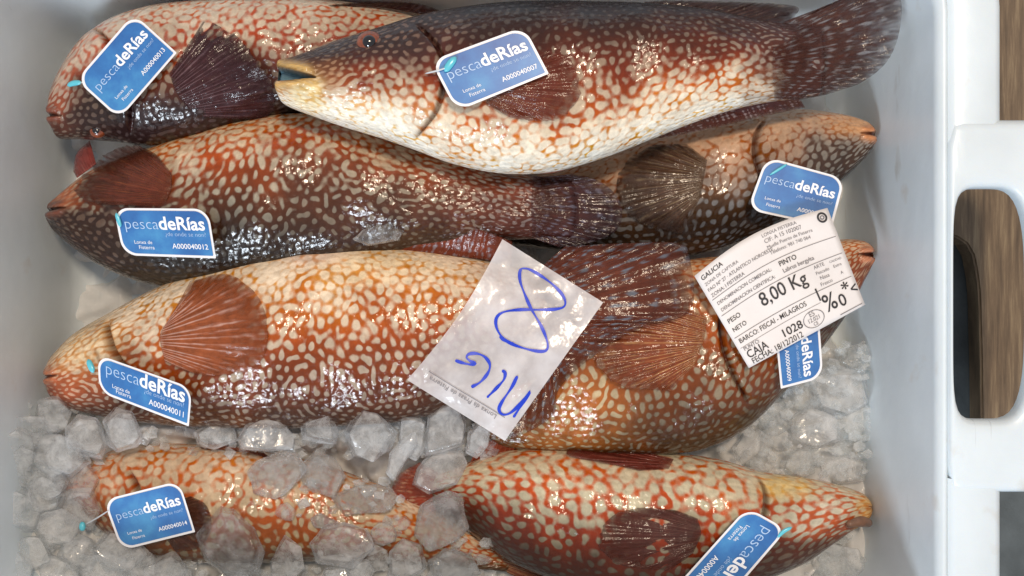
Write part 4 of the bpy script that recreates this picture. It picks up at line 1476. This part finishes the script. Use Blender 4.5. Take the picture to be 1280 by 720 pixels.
GI = 'loose ice pieces among the fish'
CH = [
    ([(296, 550), (306, 528), (330, 520), (352, 526), (369, 545), (366, 562), (330, 566), (300, 562)], .088, .022, M_ICE, 'flat oval frosted ice lump below the pale fish, leftmost of the row'),
    ([(374, 512), (392, 505), (410, 506), (424, 540), (420, 556), (376, 550)], .088, .026, M_ICE, 'upright grey ice cube beside the diamond-shaped one'),
    ([(428, 540), (452, 506), (472, 514), (498, 540), (488, 562), (466, 581), (442, 572)], .092, .032, M_ICE, 'large diamond-shaped ice cube in the middle of the row'),
    ([(500, 520), (520, 516), (534, 528), (532, 560), (520, 576), (498, 566)], .084, .022, M_ICE, 'rounded ice cube tucked behind the thin ice splinter'),
    ([(482, 592), (486, 566), (506, 546), (520, 538), (522, 556), (506, 580), (492, 600)], .096, .012, M_ICE, 'thin upright ice splinter leaning on its neighbours'),
    ([(534, 520), (552, 502), (572, 498), (584, 530), (580, 556), (548, 568), (530, 572)], .090, .030, M_ICE, 'big ice cube under the left corner of the milky paper'),
    ([(584, 540), (600, 526), (614, 536), (612, 556), (596, 574), (582, 566)], .090, .022, M_ICE, 'small ice cube under the tip of the milky paper'),
    ([(520, 584), (540, 566), (576, 560), (584, 580), (572, 606), (536, 618), (514, 606)], .078, .026, M_ICE, 'pinkish see-through ice cube above the clear thin slab'),
    ([(524, 630), (560, 612), (578, 618), (586, 660), (572, 676), (536, 690), (516, 670)], .082, .012, M_ICE_CLEAR, 'clear thin ice slab over the tail of the small fish'),
    ([(386, 680), (406, 656), (430, 652), (458, 660), (470, 684), (440, 712), (396, 704)], .086, .034, M_ICE, 'large rounded ice lump at the bottom edge of the photo'),
    ([(243, 668), (276, 632), (292, 636), (318, 660), (332, 690), (322, 718), (280, 722), (256, 700)], .088, .036, M_ICE_CLEAR, 'large clear ice cube beside the tag ending in 14'),
    ([(308, 590), (320, 574), (350, 562), (372, 566), (386, 586), (360, 616), (344, 624), (316, 618)], .086, .014, M_ICE_CLEAR, 'flat see-through ice piece lying on the back of the small fish'),
    ([(372, 580), (396, 562), (420, 572), (432, 596), (420, 624), (396, 616), (376, 604)], .080, .012, M_ICE_CLEAR, 'thin glassy ice flake right of the flat piece on the small fish'),
    ([(410, 620), (450, 606), (484, 604), (500, 622), (486, 640), (430, 644)], .080, .012, M_ICE_CLEAR, 'long thin ice flake across the middle of the small fish'),
    ([(388, 648), (400, 640), (424, 652), (420, 664), (392, 660)], .084, .008, M_ICE_CLEAR, 'tiny glassy ice chip just above the large rounded lump'),
    ([(128, 526), (144, 508), (166, 514), (180, 548), (172, 560), (146, 566), (134, 556)], .088, .030, M_ICE, 'tall pale ice cube just below the tag ending in 11'),
    ([(80, 534), (98, 517), (122, 522), (136, 556), (128, 574), (100, 570), (82, 560)], .080, .030, M_ICE, 'rounded pale ice cube left of the tall one below the cheek tag'),
    ([(240, 540), (262, 530), (294, 534), (298, 552), (268, 562), (246, 556)], .076, .020, M_ICE, 'long dull ice piece under the belly between the two left fish'),
    ([(438, 300), (452, 286), (480, 280), (506, 288), (500, 302), (460, 308)], .104, .010, M_ICE_CLEAR, 'wet ice chip caught between the second and third fish'),
    ([(486, 690), (504, 672), (528, 680), (534, 712), (506, 730), (484, 722)], .074, .030, M_ICE, 'ice cube at the bottom edge right of the large rounded lump'),
    ([(534, 700), (556, 684), (588, 692), (604, 716), (584, 732), (544, 730)], .072, .026, M_ICE_CLEAR, 'glassy ice cube at the bottom edge beside the red-orange fish'),
    ([(336, 700), (356, 668), (380, 680), (386, 712), (360, 732), (338, 728)], .076, .030, M_ICE, 'ice cube at the bottom edge between the clear cube and the rounded lump'),
    ([(1010, 470), (1040, 455), (1082, 462), (1088, 505), (1060, 520), (1024, 510)], .052, .030, M_ICE, 'large pale ice slab below the sideways tag by the right wall'),
    ([(985, 520), (1012, 508), (1050, 520), (1056, 552), (1020, 562), (990, 548)], .050, .026, M_ICE, 'broad pale ice block right of the orange-brown fish'),
    ([(1026, 576), (1056, 566), (1084, 578), (1080, 602), (1046, 606), (1028, 596)], .050, .020, M_ICE, 'oval ice lump above the yellow lips of the red-orange fish'),
    ([(1010, 690), (1040, 678), (1076, 684), (1088, 712), (1066, 740), (1020, 736)], .046, .030, M_ICE, 'ice block under the jaw of the red-orange fish'),
]
for i, (ol, z, th, mt, lb) in enumerate(CH):
    ice_chunk('ice_cube', ol, z, th, mt, lb, GI, seed=i + 1)


def blob(cx, cy, r, rnd):
    n = rnd.randint(6, 8)
    a0 = rnd.uniform(0, 6.28)
    return [(cx + r * rnd.uniform(.75, 1.1) * math.cos(a0 + 6.283 * k / n), cy + r * rnd.uniform(.7, 1.0) * math.sin(a0 + 6.283 * k / n)) for k in range(n)]


rd = random.Random(5)
ZONES = [
    ('pale ice cube in the heap in the lower left corner of the crate', 'ice heap in the lower left corner', M_ICE,
     [(40, 540), (66, 520), (30, 585), (70, 570), (52, 620), (24, 640), (70, 655), (98, 690), (40, 690), (130, 712), (170, 705), (72, 716), (205, 716), (60, 604), (20, 710), (100, 635), (150, 690), (16, 560), (98, 600), (84, 570)], 32, .070, .032),
    ('small ice piece in the strip of ice along the bottom edge', 'ice strip along the bottom edge', M_ICE,
     [(230, 722), (300, 726), (420, 722), (450, 716), (470, 700), (340, 655), (362, 672), (500, 655), (480, 668), (356, 640)], 19, .070, .022),
    ('pale ice piece in the bank of ice along the right wall', 'ice bank along the right wall', M_ICE_PILE,
     [(1000, 490), (1060, 540), (970, 545), (1076, 448), (945, 560), (1000, 580), (1080, 530), (965, 520)], 26, .042, .026),
]
for lb, gr, mt, spots, rad, z, th in ZONES:
    for k, (x, y) in enumerate(spots):
        ice_chunk('ice_cube', blob(x, y, rad * rd.uniform(.8, 1.2), rd), z + rd.uniform(-.006, .008), th * rd.uniform(.8, 1.2), mt, lb, gr, seed=100 + k + rad)


def ice_chips():
    """countless small broken bits of ice in the gaps, as one mass"""
    r = random.Random(31)
    V, F = [], []
    zones = [(10, 150, 500, 720, .066, 160), (120, 340, 660, 722, .066, 150), (340, 620, 650, 722, .070, 130), (900, 1086, 430, 600, .054, 260), (180, 620, 520, 570, .070, 220), (300, 500, 600, 650, .082, 40), (1000, 1086, 670, 722, .048, 60)]
    for x0, x1, y0, y1, z, n in zones:
        for _ in range(n):
            x, y = r.uniform(x0, x1), r.uniform(y0, y1)
            c = W(x, y, z + r.uniform(-.008, .006))
            sz = r.uniform(0.0016, 0.0050)
            base = len(V)
            m = r.randint(4, 6)
            a0 = r.uniform(0, 6.28)
            for k in range(m):
                a = a0 + 6.283 * k / m
                q = sz * r.uniform(.7, 1.2)
                V.append(c + Vector((q * math.cos(a), q * .8 * math.sin(a), r.uniform(-.3, .3) * sz)))
            V.append(c + Vector((r.uniform(-.4, .4) * sz, r.uniform(-.4, .4) * sz, sz * r.uniform(.4, .8))))
            V.append(c + Vector((0, 0, -sz * .6)))
            for k in range(m):
                j = (k + 1) % m
                F.append((base + k, base + j, base + m))
                F.append((base + j, base + k, base + m + 1))
    o = mesh_obj('ice_chips', V, F, M_ICE_PILE, smooth=False)
    o['kind'] = 'stuff'
    o['label'] = 'small broken chips of ice filling the gaps between the cubes'
    o['category'] = 'ice'


ice_chips()
